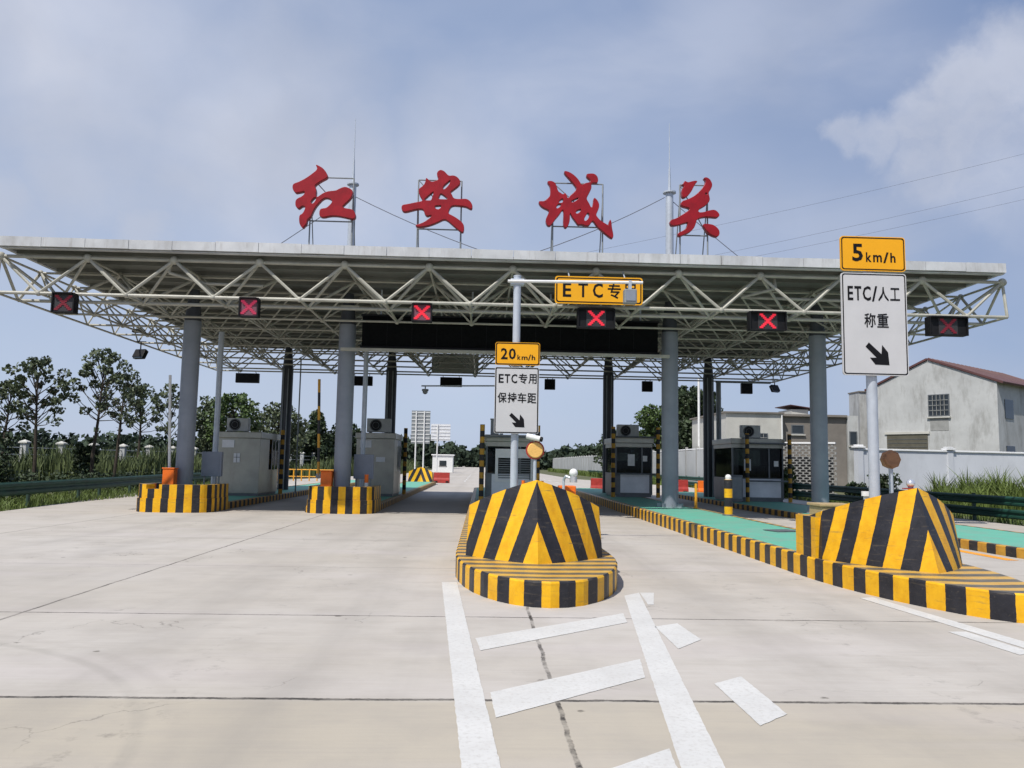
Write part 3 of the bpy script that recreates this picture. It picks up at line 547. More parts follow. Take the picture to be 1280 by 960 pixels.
# ramped striped tops of the two near noses
# ------------------------------------------------------------------ crash blocks
def crash_block(label, ridge, left, right, back, zb, zp, zc, lean=.45, per=.50, slope=.41, extra=None):
    """wedge of concrete: leaning front ridge, two bulging chevron faces, ridge roof falling backwards"""
    root = thing('crash_block', (ridge[0], ridge[1], zb), label, 'crash block', 'chevron painted concrete crash blocks')
    rb = Vector((ridge[0], ridge[1], zb)); pk = Vector((ridge[0], ridge[1] + lean, zp))
    body = MB(); NU = 10
    tops = []; bots = []
    for side in (left, right):
        sgn = -1 if side is left else 1
        cb = Vector((side[0], side[1], zb)); ct = Vector((side[0] - sgn * .04, side[1] + .12, zc))
        T = []; B = []
        for i in range(NU + 1):
            u = i / NU; bul = math.sin(math.pi * u) * .07
            b_ = rb.lerp(cb, u) + Vector((sgn * bul * .6, -bul, 0))
            t_ = pk.lerp(ct, u) + Vector((sgn * bul * .5, -bul * .6, -.0 + .02 * math.sin(math.pi * u)))
            B.append(b_); T.append(t_)
        # side wall going back
        bb = Vector((side[0], back, zb)); tb = Vector((side[0] - sgn * .04, back, zc * .86 + zb * .14))
        B.append(bb); T.append(tb)
        s_ = 0; NV = 1
        for i in range(NU + 1):
            d = (B[i + 1] - B[i]).length
            h0 = (T[i] - B[i]).length; h1 = (T[i + 1] - B[i + 1]).length
            ph = .0
            uv = [((s_ + ph) / per, 0), ((s_ + d + ph) / per, 0), ((s_ + d + ph + h1 * slope) / per, 1), ((s_ + ph + h0 * slope) / per, 1)]
            f = [(0, 1, 2, 3)]
            body.add([B[i], B[i + 1], T[i + 1], T[i]], f, [uv]); s_ += d
        tops.append(T); bots.append(B)
    # top: fan from peak ridge line to both edges
    rear = Vector((ridge[0], back, zc * .95 + zb * .05 + .12))
    for T in tops:
        for i in range(len(T) - 1):
            u0 = i * .16
            body.add([pk.lerp(rear, i / (len(T) - 1)), T[i], T[i + 1], pk.lerp(rear, (i + 1) / (len(T) - 1))], [(0, 1, 2, 3)], [[(u0, 0), (u0, 1), (u0 + .16, 1), (u0 + .16, 0)]])
    # back wall
    body.add([bots[0][-1], bots[1][-1], tops[1][-1], rear, tops[0][-1]], [(0, 1, 2, 3, 4)], [[(.1, 0)] * 5])
    body.build('block', 'stripe', root)
    if extra:
        x0, x1, y0, y1, z1 = extra
        e = MB()
        P = [(x0, y1), (x0, y0), (x1, y0), (x1, y1)]
        s_ = .0
        for i in range(4):
            A, B = P[i], P[(i + 1) % 4]; d = (Vector(B) - Vector(A)).length
            e.add([(*A, zb), (*B, zb), (*B, z1), (*A, z1)], [(0, 1, 2, 3)], [[(s_ / .60, 0), ((s_ + d) / .60, 0), ((s_ + d) / .60, 1), (s_ / .60, 1)]]); s_ += d
        e.add([(*q, z1) for q in P], [(0, 1, 2, 3)], [[(.1, 0), (.9, 0), (.9, 1), (.1, 1)]])
        e.build('rear_step', 'stripe', root)
    return root
crash_block('yellow and black chevron wedge on the nose of the middle island', (.80, 11.02), (-.20, 12.0), (1.82, 11.95), 14.2, .297, 1.43, 1.03, extra=None)
crash_block('chevron wedge with a stepped rear box below the large amber speed board', (6.02, 10.45), (5.10, 11.9), (6.98, 11.5), 12.5, .317, 1.42, 1.02,
            extra=(5.06, 6.6, 12.05, 12.8, .93))
crash_block('far yellow crash block at the other end of the inner left island', (-4.5, 60.2), (-5.4, 60.0), (-3.6, 60.0), 62.0, .217, 1.3, .95)

# U-shaped striped barrier walls round the front columns of the two left islands
def bumper(label, cx, y0, hw, notch):
    root = thing('column_guard_wall', (cx, y0, 0), label, 'barrier wall', 'striped guard walls round the left columns')
    def ring(hw_, yf, z0, z1, m, name, cut=None):
        k = MB(); pts = []
        for i in range(25):
            t = math.pi + math.pi * i / 24
            pts.append((cx + hw_ * (abs(math.cos(t)) ** .62) * (1 if math.cos(t) > 0 else -1), yf + .75 * (1 - abs(math.sin(t)) ** .7)))
        pts = [(cx - hw_, yf + 2.1)] + pts + [(cx + hw_, yf + 2.1)]
        ins_ = [(cx + (x - cx) * (1 - .24 / hw_), y + (.24 if abs(x - cx) < hw_ * .97 else .0)) for x, y in pts]
        arc = [0.]
        ref = [(cx + (x - cx) * hw / hw_, y) for x, y in pts]
        for i in range(len(ref) - 1): arc.append(arc[-1] + (Vector(ref[i + 1]) - Vector(ref[i])).length)
        for i in range(len(pts) - 1):
            A, B, C, E_ = pts[i], pts[i + 1], ins_[i + 1], ins_[i]
            n = max(1, round((Vector(B) - Vector(A)).length / .12))
            d = (Vector(B) - Vector(A)).length
            za = z1; zb_ = z1
            if cut and cut[0] <= (A[0] + B[0]) / 2 - cx <= cut[1]: za = zb_ = z1 - .14
            u0, u1 = (arc[i] - arc[-1] / 2 + 9) / .45, (arc[i + 1] - arc[-1] / 2 + 9) / .45
            k.add([(*A, z0), (*B, z0), (*B, zb_), (*A, za), (*C, zb_), (*E_, za), (*C, z0), (*E_, z0)],
                  [(0, 1, 2, 3), (3, 2, 4, 5), (5, 4, 6, 7), (1, 6, 4, 2), (0, 3, 5, 7)], [[(u0, 0), (u1, 0), (u1, 1), (u0, 1)], [(u0, 0), (u1, 0), (u1, 1), (u0, 1)], [(u1, 0), (u0, 0), (u0, 1), (u1, 1)], [(u1, 0)] * 4, [(u0, 0)] * 4])
        k.build(name, m, root)
    ring(hw + .03, y0 - .04, 0, .42, 'stripe', 'footing')
    ring(hw, y0, .42, .84, 'stripe', 'upper_wall', notch)
bumper('striped guard wall with a lowered notch round the leftmost front column', -9.45, 24.9, 1.12, (-.75, -.2))
bumper('striped guard wall with level top round the inner left front column', -4.45, 25.5, 1.05, None)

# ================================================================== CANOPY
CX0, CX1 = -13.75, 15.35
NXM = 12
DX = (CX1 - CX0) / NXM
YT = [22.78 + 2.07 * j for j in range(10)]
YB = [22.62, 23.78] + [YT[j] + 1.03 for j in range(1, 9)] + [41.6]
ZT, ZB = 7.27, 6.19
canopy = thing('toll_canopy', (.8, 33, 0), 'large flat toll plaza canopy on an open white space frame', 'canopy')
dk = MB(); dk.bx(-13.5, 15.1, 22.46, 41.7, 7.50, 7.56); dk.build('roof_deck', 'deck', canopy)
pl_ = 0
for i in range(18):
    y = 22.95 + i * 1.08
    MB().bx(-13.4, 15.0, y - .04, y + .04, 7.39, 7.497).build('purlin', 'deck', canopy)
fs = MB()
n = 24
for i in range(n):       # sheet metal gutter face in lengths, very slightly out of line
    x0 = -13.62 + (15.22 + 13.62) * i / n; x1 = -13.62 + (15.22 + 13.62) * (i + 1) / n - .012
    fs.bx(x0, x1, 22.36 + random.uniform(-.008, .008), 22.44, 7.47 + random.uniform(-.006, .006), 7.735 + random.uniform(-.012, .012))
fs.build('fascia', 'fascia', canopy)
fb = MB(); fb.bx(-13.6, 15.2, 22.45, 22.62, 7.43, 7.46); fb.build('gutter_floor', 'fascia', canopy)
for x0, x1 in ((-13.64, -13.52), (15.12, 15.24)):
    sf = MB(); sf.bx(x0, x1, 22.46, 41.72, 7.46, 7.72); sf.build('side_fascia', 'fascia', canopy)
MB().bx(-13.6, 15.2, 41.73, 41.83, 7.42, 7.74).build('rear_fascia', 'fascia', canopy)
tx = [CX0 + DX * i for i in range(NXM + 1)]
bxs = [CX0] + [CX0 + DX * (i + .5) for i in range(NXM)] + [CX1]
RC, RW = .050, .045
for y in YT: MB().tube((CX0, y, ZT), (CX1, y, ZT), RC if y < 23 else .036, 8).build('top_chord', 'truss', canopy, smooth=True)
for x in tx: MB().tube((x, YT[0], ZT), (x, YT[-1], ZT), .036, 6).build('top_chord', 'truss', canopy, smooth=True)
for y in YB: MB().tube((CX0, y, ZB), (CX1, y, ZB), RC if y < 24 else .036, 8).build('bottom_chord', 'truss', canopy, smooth=True)
for x in bxs: MB().tube((x, YB[0], ZB), (x, YB[-1], ZB), .036, 6).build('bottom_chord', 'truss', canopy, smooth=True)
ext = {k: [0, 0] for k in range(3)}
for jb, y in enumerate(YB):
    w = MB()
    rows = [YT[0]] if jb < 2 else ([YT[-1]] if jb == len(YB) - 1 else [YT[jb - 1], YT[jb]])
    if jb == 1: rows = [YT[0], YT[1]]
    for i in range(NXM):
        xb = CX0 + DX * (i + .5)
        for yt in rows:
            for xt in (tx[i], tx[i + 1]):
                w.tube((xb, y, ZB), (xt, yt, ZT), RW if jb < 2 else .029, 6, caps=False)
        w.ball((xb, y, ZB), .085, 8, 5)
    for xe in (CX0, CX1):
        for yt in rows: w.tube((xe, y, ZB), (xe, yt, ZT), RW if jb < 2 else .029, 6, caps=False)
    w.build('web_brace', 'truss', canopy, smooth=True)
for x in tx:
    MB().ball((x, YT[0], ZT), .125, 12, 8).build('node_ball', 'truss', canopy, smooth=True)
nb = MB()
for y in YT[1:]:
    for x in tx: nb.ball((x, y, ZT), .095, 8, 5)
nb.build('inner_node_balls', 'truss', canopy, smooth=True)['kind'] = 'stuff'
# rainwater pipes seen under the deck
for x in (-9.1, 8.6):
    MB().path([(x, YT[0] + .3, 7.3), (x, YT[0] + .2, 6.95), (x + .9 * (1 if x < 0 else -1), YT[0] + .6, 6.75), (x + 2.6, YT[0] + .6, 6.72)], .045, 8).build('rain_pipe', 'truss', canopy, smooth=True)

COLX = (-9.62, -4.53, 6.27, 11.32)
cname = {0: ('round grey front column inside the leftmost striped guard wall', 'round grey front column with a mast above, inside the inner left guard wall',
             'round grey front column on the sunlit green island, mast above it', 'round grey front column behind the large 5 km/h sign, nearest the white house'),
         1: ('dark rear column behind the leftmost toll booth', 'dark rear column behind the booth of the inner left island',
             'dark rear column just left of the booth on the green island', 'dark rear column just left of the booth at far right')}
for row, (y, rad) in enumerate(((26.5, .275), (39.6, .265))):
    for i, x in enumerate(COLX):
        zt = ZB if row == 1 else ZB
        root = thing('canopy_column', (x, y, 0), cname[row][i], 'column', ('front columns' if row == 0 else 'rear columns') + ' of the canopy')
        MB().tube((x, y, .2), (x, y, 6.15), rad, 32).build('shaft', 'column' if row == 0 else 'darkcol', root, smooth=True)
        MB().tube((x, y, 6.15), (x, y, 7.2), rad * .98, 24, rad * .6).build('head', 'darkcol', root, smooth=True)  # shade under the roof put into the colour of the column top
        if row == 0:
            b = MB(); b.tube((x, y, .19), (x, y, .23), rad * 1.75, 24)
            for q in range(8):
                t = q * math.pi / 4; b.box(x + math.cos(t) * rad * 1.3, y + math.sin(t) * rad * 1.3, .33, rad * .6, .02, .24, t)
            b.build('base_plate', 'column', root)
        else:
            s = MB()
            for dx in (-.12, .1): s.tube((x + dx, y - rad - .02, .2), (x + dx, y - rad - .02, 6.1), .03, 6)
            s.build('downpipe', 'gsign', root, smooth=True)

# ------------------------------------------------------------------ masts and guy wires
def mast(label, x, y, ztop, rr, zrod):
    root = thing('lightning_mast', (x, y, 7.56), label, 'mast', 'lightning masts on the canopy roof')
    MB().tube((x, y, 7.56), (x, y, ztop), rr, 20, rr * .92).build('tube', 'steel', root, smooth=True)
    MB().tube((x, y, ztop), (x, y, ztop + .05), rr * 1.6, 20).build('flange', 'steel', root)
    c = MB(); c.tube((x, y, ztop + .05), (x, y, ztop + .9), .055, 10, .03); c.tube((x, y, ztop + .9), (x, y, zrod), .02, 8, .008); c.build('rod', 'steel', root, smooth=True)
mast('lightning mast touching the right edge of the first red roof letter', -4.54, 26.5, 10.95, .125, 13.3)
mast('lightning mast standing at the left edge of the last red roof letter', 6.27, 26.5, 11.0, .14, 13.5)
def wire(label, p, q, sag=.15, r=.014, name='guy_wire', cat='wire', group='guy wires of the roof masts'):
    p, q = Vector(p), Vector(q); pts = []
    for i in range(13):
        t = i / 12; v = p.lerp(q, t); v.z -= sag * 4 * t * (1 - t); pts.append(v)
    return tag(MB().path(pts, r, 5).build(name, 'wire'), label, cat, group)
wire('guy wire falling to the left from the mast beside the first red letter', (-4.64, 26.5, 10.55), (-8.2, 26.0, 7.7), .05)
wire('guy wire falling to the right from the mast beside the first red letter', (-4.44, 26.5, 10.55), (3.2, 26.0, 7.75), .25)
wire('guy wire falling to the left from the mast beside the last red letter', (6.1, 26.5, 10.85), (-1.2, 26.0, 7.8), .3)
wire('guy wire falling to the right from the mast beside the last red letter', (6.4, 26.5, 10.7), (9.8, 26.0, 7.7), .05)

# ------------------------------------------------------------------ red roof letters (traced brush strokes)
def chaikin(pts, it=2):
    for _ in range(it):
        o = []
        for i in range(len(pts)):
            a_, b_ = pts[i], pts[(i + 1) % len(pts)]
            o += [(a_[0] * .75 + b_[0] * .25, a_[1] * .75 + b_[1] * .25), (a_[0] * .25 + b_[0] * .75, a_[1] * .25 + b_[1] * .75)]
        pts = o
    return pts
LET = {
 'hong': [[(340,55),(375,70),(420,95),(460,140),(485,190),(470,220),(420,245),(330,310),(350,345),(358,385),(352,440),(372,448),(400,425),(440,395),(500,372),(580,365),(620,340),(680,312),(730,325),(780,355),(785,390),(770,440),(740,480),(690,530),(665,560),(700,575),(760,580),(800,595),(825,640),(828,680),(805,705),(760,700),(660,680),(600,672),(520,675),(455,695),(410,690),(398,660),(400,610),(420,585),(470,580),(500,560),(550,500),(520,470),(470,455),(430,475),(400,510),(360,560),(330,620),(310,680),(290,705),(262,730),(262,770),(240,800),(215,835),(190,810),(170,770),(165,700),(175,670),(205,655),(230,600),(232,570),(200,562),(170,590),(150,600),(120,575),(113,530),(120,490),(150,465),(185,450),(215,420),(222,385),(180,395),(140,405),(110,410),(85,385),(70,340),(80,300),(110,285),(160,265),(240,215),(300,165),(345,125),(352,100),(335,70)],
          [(348,450),(360,468),(332,520),(305,535),(295,510),(320,472)]],
 'an': [[(490,112),(535,130),(565,165),(590,185),(640,175),(690,195),(725,240),(728,275),(700,310),(650,350),(610,385),(630,410),(650,460),(720,465),(800,455),(850,485),(880,540),(875,580),(850,585),(800,555),(720,548),(640,545),(610,580),(590,645),(640,665),(700,700),(760,745),(785,790),(785,840),(775,870),(745,865),(690,820),(640,780),(590,735),(545,715),(490,745),(430,775),(350,805),(260,820),(215,815),(205,795),(240,785),(300,760),(350,725),(400,680),(385,672),(340,690),(310,660),(297,600),(230,600),(150,625),(80,645),(45,630),(35,590),(45,555),(100,545),(200,520),(290,500),(265,465),(240,420),(230,375),(245,345),(290,310),(310,270),(315,215),(335,225),(375,265),(430,255),(470,225),(450,205),(440,160),(460,125)],
        [(300,490),(340,450),(380,410),(410,385),(412,400),(395,450),(385,490),(340,492)],
        [(610,235),(600,275),(570,320),(535,352),(518,345),(530,310),(570,270)],
        [(495,402),(530,425),(570,455),(578,472),(520,472),(468,472),(485,435)],
        [(430,558),(470,553),(510,550),(500,577),(470,600),(440,587)]],
 'cheng': [[(135,215),(190,210),(235,235),(255,290),(270,340),(300,355),(325,375),(350,350),(370,375),(385,425),(410,385),(460,340),(490,300),(470,265),(430,215),(380,160),(335,110),(335,85),(370,85),(430,110),(490,160),(530,215),(548,255),(590,225),(640,215),(655,200),(640,175),(605,150),(600,115),(640,105),(700,105),(740,140),(750,195),(735,225),(690,220),(665,235),(670,290),(640,350),(615,400),(612,430),(640,470),(668,535),(687,470),(690,400),(720,410),(755,455),(765,510),(745,570),(725,610),(740,640),(790,690),(850,720),(870,740),(878,680),(895,660),(910,690),(915,760),(935,850),(930,895),(900,890),(860,860),(800,810),(740,760),(700,700),(682,685),(650,740),(610,755),(575,740),(540,735),(510,745),(470,690),(430,640),(412,590),(415,680),(400,750),(365,790),(335,765),(330,700),(335,620),(330,550),(290,620),(240,680),(205,735),(175,770),(135,755),(118,690),(140,640),(160,590),(155,570),(90,545),(50,510),(30,470),(60,462),(100,465),(150,420),(172,390),(175,320),(165,270),(140,240)],
        [(330,420),(324,475),(273,480),(290,448)], [(308,493),(290,525),(252,553),(252,518),(275,493)],
        [(518,406),(490,440),(440,472),(422,456),(460,433)], [(548,546),(530,580),(495,608),(478,590),(500,562)], [(626,585),(648,620),(620,672),(590,694),(583,665),(605,622)]],
 'guan': [[(515,115),(560,105),(605,135),(632,200),(610,260),(580,300),(590,340),(600,390),(570,440),(520,475),(465,505),(455,545),(520,540),(600,510),(660,505),(705,545),(715,580),(690,605),(630,600),(540,595),(440,625),(425,690),(400,750),(350,795),(290,820),(235,850),(205,830),(210,800),(260,780),(310,740),(325,690),(330,670),(270,690),(190,715),(130,720),(110,680),(120,645),(180,630),(250,585),(310,545),(355,505),(330,490),(270,480),(240,455),(255,410),(310,395),(390,355),(450,305),(500,245),(540,190),(550,145)],
        [(290,155),(330,180),(370,165),(430,150),(452,165),(420,200),(400,240),(370,300),(330,350),(285,375),(258,360),(255,270),(290,215),(250,210),(280,190)],
        [(500,685),(560,680),(640,690),(700,740),(715,790),(700,835),(660,840),(590,810),(530,745)],
        [(550,300),(563,312),(552,328),(537,318)]],
}
S24 = 2.54 / 960
def letter(key, px, py, Xr, Zr, x0w, frame, legs, label):
    """Xr, Zr: world position of the zoomed crop's (0,0) corner on the plane Y = 24.5"""
    Y = 24.5
    root = thing('roof_letter', (Xr + 480 * S24, Y, 7.56), label, 'sign letter', 'red calligraphy letters on the canopy roof')
    cu = bpy.data.curves.new('strokes', 'CURVE'); cu.dimensions = '2D'; cu.fill_mode = 'BOTH'; cu.extrude = .09; cu.offset = -.016; cu.bevel_depth = .010; cu.bevel_resolution = 1
    for poly in LET[key]:
        q = chaikin(poly, 2); spn = cu.splines.new('POLY'); spn.points.add(len(q) - 1); spn.use_cyclic_u = True
        for pt, (u, v) in zip(spn.points, q): pt.co = ((u - 480) * S24, Zr - 7.56 - v * S24, 0, 1)
    tmp = bpy.data.objects.new('tmp_strokes', cu); COL.objects.link(tmp)
    dg = bpy.context.evaluated_depsgraph_get(); me = bpy.data.meshes.new_from_object(tmp.evaluated_get(dg))
    bpy.data.objects.remove(tmp); me.name = 'strokes'
    me.transform(Matrix.Rotation(math.pi / 2, 4, 'X'))
    me.materials.clear(); me.materials.append(MT['red'])
    o = bpy.data.objects.new('strokes', me); COL.objects.link(o); o.parent = root
    fr = MB(); fx0, fx1, fz0, fz1 = [Xr + frame[0] * S24, Xr + frame[1] * S24, Zr - frame[3] * S24, Zr - frame[2] * S24]
    yb = Y + .16
    for x in (fx0, fx1): fr.tube((x, yb, 7.55), (x, yb, fz1), .025, 6)
    for z in (fz0, fz1): fr.tube((fx0, yb, z), (fx1, yb, z), .022, 6)
    fr.tube((fx0, yb, fz1), (fx1, yb, fz0), .016, 6)
    for x in (fx0, fx1): fr.tube((x, yb + .03, fz1 - .5), (x, yb + .9, 7.56), .018, 6)
    fr.build('frame', 'gsign', root)
    return root
for key, (px, py), frame, label in (
    ('hong', (360, 200), (275, 775, 180, 712), 'red brush-written letter 红 beside the left lightning mast'),
    ('an', (500, 200), (225, 740, 215, 815), 'red brush-written letter 安, second from the left on the roof'),
    ('cheng', (670, 205), (215, 815, 205, 740), 'red brush-written letter 城, widest with a long hooked tail'),
    ('guan', (825, 210), (255, 590, 180, 805), 'red brush-written letter 关 beside the right lightning mast')):
    X, Z = {'hong': (-6.25, 11.0), 'an': (-2.76, 11.11), 'cheng': (1.533, 11.12), 'guan': (5.494, 11.12)}[key]
    letter(key, px, py, X, Z, None, frame, None, label)
# ------------------------------------------------------------------ lane signals
def led_mat(name, col, st):
    return mat(name, tuple(c * .3 for c in col), .5, 0, .1, 60, emit=col, estr=st)
LED = {'dim': led_mat('led_cross_dim', (.40, .03, .06), .16), 'mid': led_mat('led_cross_faint', (.70, .05, .13), .42), 'on': led_mat('led_cross_lit', (.90, .030, .060), .80)}
MT['sigface'] = mat('signal_face_mesh', (.035, .033, .036), .5, 0, .2, 60)
MT['sigface_pink'] = mat('signal_face_washed', (.16, .06, .085), .6, 0, .2, 40)
def signal(label, x, z, w, h, cs, lv, face='sigface', tilt=.0):
    y = 22.42
    root = thing('lane_signal', (x, y, z), label, 'lane signal', 'red cross lane signals under the front truss')
    MB().bx(x - w / 2, x + w / 2, y + .02, y + .24, z - h / 2, z + h / 2).build('housing', 'black', root, .015)
    b = MB(); t = .035
    for s_ in (-1, 1):
        b.bx(x + s_ * (w / 2 - t / 2) - t / 2, x + s_ * (w / 2 - t / 2) + t / 2, y - .05, y + .018, z - h / 2, z + h / 2)
    b.bx(x - w / 2 + t + .002, x + w / 2 - t - .002, y - .12, y + .018, z + h / 2 - t, z + h / 2)
    b.bx(x - w / 2 + t + .002, x + w / 2 - t - .002, y - .03, y + .018, z - h / 2, z - h / 2 + t)
    b.build('hood', 'black', root)
    f = MB(); f.bx(x - cs / 2 - .03, x + cs / 2 + .03, y + .005, y + .017, z - h / 2 + t + .004, z + h / 2 - t - .004); f.build('screen', face, root)
    c = MB(); k = 9                                    # a cross of LED clusters
    for i in range(k):
        u = (i / (k - 1) - .5) * (cs * .74)
        for s_ in ((1,) if i == k // 2 else (1, -1)):
            for dx in (-.5, .5):
                c.box(x + u + dx * .052, y - .004, z + s_ * u * (h * .95 / cs if cs > h else 1), .05, .012, .052)
    c.build('cross', LED[lv], root)
    hb = MB()
    for s_ in (-1, 1): hb.tube((x + s_ * w * .3, y + .13, z + h / 2), (x + s_ * w * .3, y + .2, ZB), .016, 6)
    hb.build('hanger', 'gsign', root)
signal('square lane signal with very dim red cross at the left end of the canopy', -11.73, 5.90, .62, .56, .50, 'dim')
signal('square lane signal with washed-out pink face above the outer left lane', -6.62, 5.90, .54, .54, .46, 'mid', 'sigface_pink')
signal('square lane signal with bright red cross left of the pole arm', -1.77, 5.87, .57, .52, .46, 'on', 'sigface_pink')
signal('wide lane signal with bright red cross right under the yellow ETC board', 3.19, 5.83, 1.08, .56, .50, 'on')
signal('wide lane signal with bright red cross, second from the right', 8.15, 5.87, 1.08, .54, .50, 'on')
signal('wide lane signal with dim red cross at the right end of the canopy', 13.45, 5.85, 1.14, .55, .50, 'dim')

# ------------------------------------------------------------------ sign panels
def rrect(x0, x1, z0, z1, rad, n=5):
    pts = []
    for cx, cz, a0 in ((x1 - rad, z1 - rad, 0), (x0 + rad, z1 - rad, 90), (x0 + rad, z0 + rad, 180), (x1 - rad, z0 + rad, 270)):
        for i in range(n + 1):
            t = R(a0 + 90 * i / n); pts.append((cx + rad * math.cos(t), cz + rad * math.sin(t)))
    return pts
def panel(root, name, m, x0, x1, z0, z1, y, rad, edge=.010, line=.022):
    pl = MB().poly_prism(rrect(x0, x1, z0, z1, rad), lambda a_, b_: (a_, y, b_), lambda a_, b_: (a_, y + .03, b_)).build(name, m, root)
    o = rrect(x0 + edge, x1 - edge, z0 + edge, z1 - edge, rad * .8); i_ = rrect(x0 + edge + line, x1 - edge - line, z0 + edge + line, z1 - edge - line, rad * .65)
    b = MB(); n_ = len(o)
    b.add([(u, y - .003, v) for u, v in o] + [(u, y - .003, v) for u, v in i_], [(k, (k + 1) % n_, n_ + (k + 1) % n_, n_ + k) for k in range(n_)])
    b.build('border', 'ink', pl)
    return pl
def letters(pl, items, x0, x1, z0, z1, y, m='ink', name='lettering'):
    """items: (glyph, left, right, top, bottom) as fractions of the panel"""
    W_, H_ = x1 - x0, z1 - z0
    for ch, l_, r_, t_, b_ in items:
        mb = MB(); glyph_on(mb, ch, x0 + l_ * W_, x0 + r_ * W_, z1 - b_ * H_, z1 - t_ * H_, y - .004); mb.build('character', m, pl)
ARROW = [(352,660),(420,722),(425,672),(457,712),(463,781),(385,779),(356,742),(393,742),(333,683)]
def arrow(pl, pts, fx, fz, y):
    mb = MB(); mb.add([(fx(u), y - .004, fz(v)) for u, v in pts], [tuple(range(len(pts)))])
    # triangulate safely
    o = mb.build('arrow', 'ink', pl); bm = bmesh.new(); bm.from_mesh(o.data); bmesh.ops.triangulate(bm, faces=bm.faces); bm.to_mesh(o.data); bm.free()
def clamps(root, x, ys, zs, r=.1):
    c = MB()
    for z in zs: c.bx(x - r * 1.5, x + r * 1.5, ys + .03, ys + .055, z - .025, z + .025)
    c.build('bracket', 'steel', root)

# middle pole with overhead arm
PX, PY = .67, 16.3
pole = thing('sign_gantry_pole', (PX, PY, .3), 'slim steel pole behind the middle wedge with one arm reaching to the right', 'pole')
MB().tube((PX, PY, .28), (PX, PY, 5.52), .078, 20).build('upright', 'steel', pole, smooth=True)
MB().tube((PX, PY, 5.52), (PX, PY, 5.54), .083, 20).build('cap', 'steel', pole)
MB().tube((PX - .20, PY - .1, 5.40), (3.27, PY - .1, 5.44), .032, 12).build('arm', 'wpaint', pole, smooth=True)
MB().bx(PX - .14, PX + .14, PY - .1, PY + .085, 5.34, 5.46).build('arm_clamp', 'steel', pole, .01)
ys = PY - .15
def signset(x0, x1, za, zb, zc, zd, spd, rows, label20, labelw, kind):
    t = thing('speed_sign', ((x0 + x1) / 2, ys, zb), label20, 'speed sign', 'amber speed limit boards')
    pl = panel(t, 'board', 'amber', x0, x1, zb, za, ys, .05)
    return t, pl
t = thing('speed_sign', (.695, ys, 3.65), 'small amber speed board reading 20 km/h on the middle pole', 'speed sign', 'amber speed limit boards')
b_ = panel(t, 'board', 'amber', .24, 1.15, 3.65, 4.12, ys, .045)
letters(b_, [('2', .125, .275, .26, .75), ('0', .30, .46, .26, .75), ('k', .495, .57, .54, .76), ('m', .59, .725, .61, .76), ('/', .735, .80, .52, .78), ('h', .815, .895, .54, .76)], .24, 1.15, 3.65, 4.12, ys)
clamps(t, PX, ys, (3.78, 4.0))
t = thing('lane_sign', (.695, ys, 2.32), 'small white board with black arrow below the amber 20 km/h board', 'lane sign', 'white lane boards')
b_ = panel(t, 'board', 'white', .24, 1.14, 2.26, 3.61, ys, .035)
letters(b_, [('E', .085, .20, .108, .242), ('T', .22, .345, .108, .242), ('C', .37, .505, .105, .245), ('专', .535, .735, .095, .25), ('用', .76, .945, .10, .25),
             ('保', .07, .275, .385, .54), ('持', .295, .50, .385, .54), ('车', .52, .72, .385, .54), ('距', .74, .94, .39, .54)], .24, 1.14, 2.26, 3.61, ys)
arrow(b_, ARROW, lambda u: .24 + .90 * (.34 + (u - 333) / 130 * .345), lambda v: 3.61 - 1.35 * (.69 + (v - 660) / 121 * .215), ys)
clamps(t, PX, ys, (2.5, 3.3))
# right-hand pole
QX, QY = 6.31, 12.7; ys2 = QY - .13
pole = thing('sign_post', (QX, QY, .32), 'plain steel sign post behind the chevron wedge on the right', 'pole')
MB().tube((QX, QY, .31), (QX, QY, 5.42), .083, 20).build('upright', 'steel', pole, smooth=True)
MB().tube((QX, QY, .31), (QX, QY, .34), .16, 20).build('foot', 'steel', pole)
x0, x1 = 5.785, 6.865
t = thing('speed_sign', (QX, ys2, 4.89), 'large amber speed board reading 5 km/h at upper right', 'speed sign', 'amber speed limit boards')
b_ = panel(t, 'board', 'amber', x0, x1, 4.885, 5.46, ys2, .055, .016, .018)
letters(b_, [('5', .18, .345, .22, .73), ('k', .39, .475, .46, .74), ('m', .50, .635, .53, .74), ('/', .655, .74, .45, .76), ('h', .765, .845, .46, .74)], x0, x1, 4.885, 5.46, ys2)
clamps(t, QX, ys2, (5.0, 5.3))
t = thing('lane_sign', (QX, ys2, 3.16), 'large white board with black arrow below the amber 5 km/h board', 'lane sign', 'white lane boards')
b_ = panel(t, 'board', 'white', x0, x1, 3.17, 4.85, ys2, .05, .016, .018)
letters(b_, [('E', .095, .18, .132, .272), ('T', .20, .305, .132, .272), ('C', .325, .45, .130, .274), ('/', .465, .55, .128, .280), ('人', .56, .725, .135, .275), ('工', .745, .895, .142, .268),
             ('称', .34, .515, .395, .535), ('重', .535, .71, .395, .535)], x0, x1, 3.17, 4.85, ys2)
arrow(b_, ARROW, lambda u: x0 + (u - 207) / 363 * (x1 - x0), lambda v: 4.85 - (v - 280) / 558 * 1.68, ys2)
clamps(t, QX, ys2, (3.4, 4.0, 4.6))
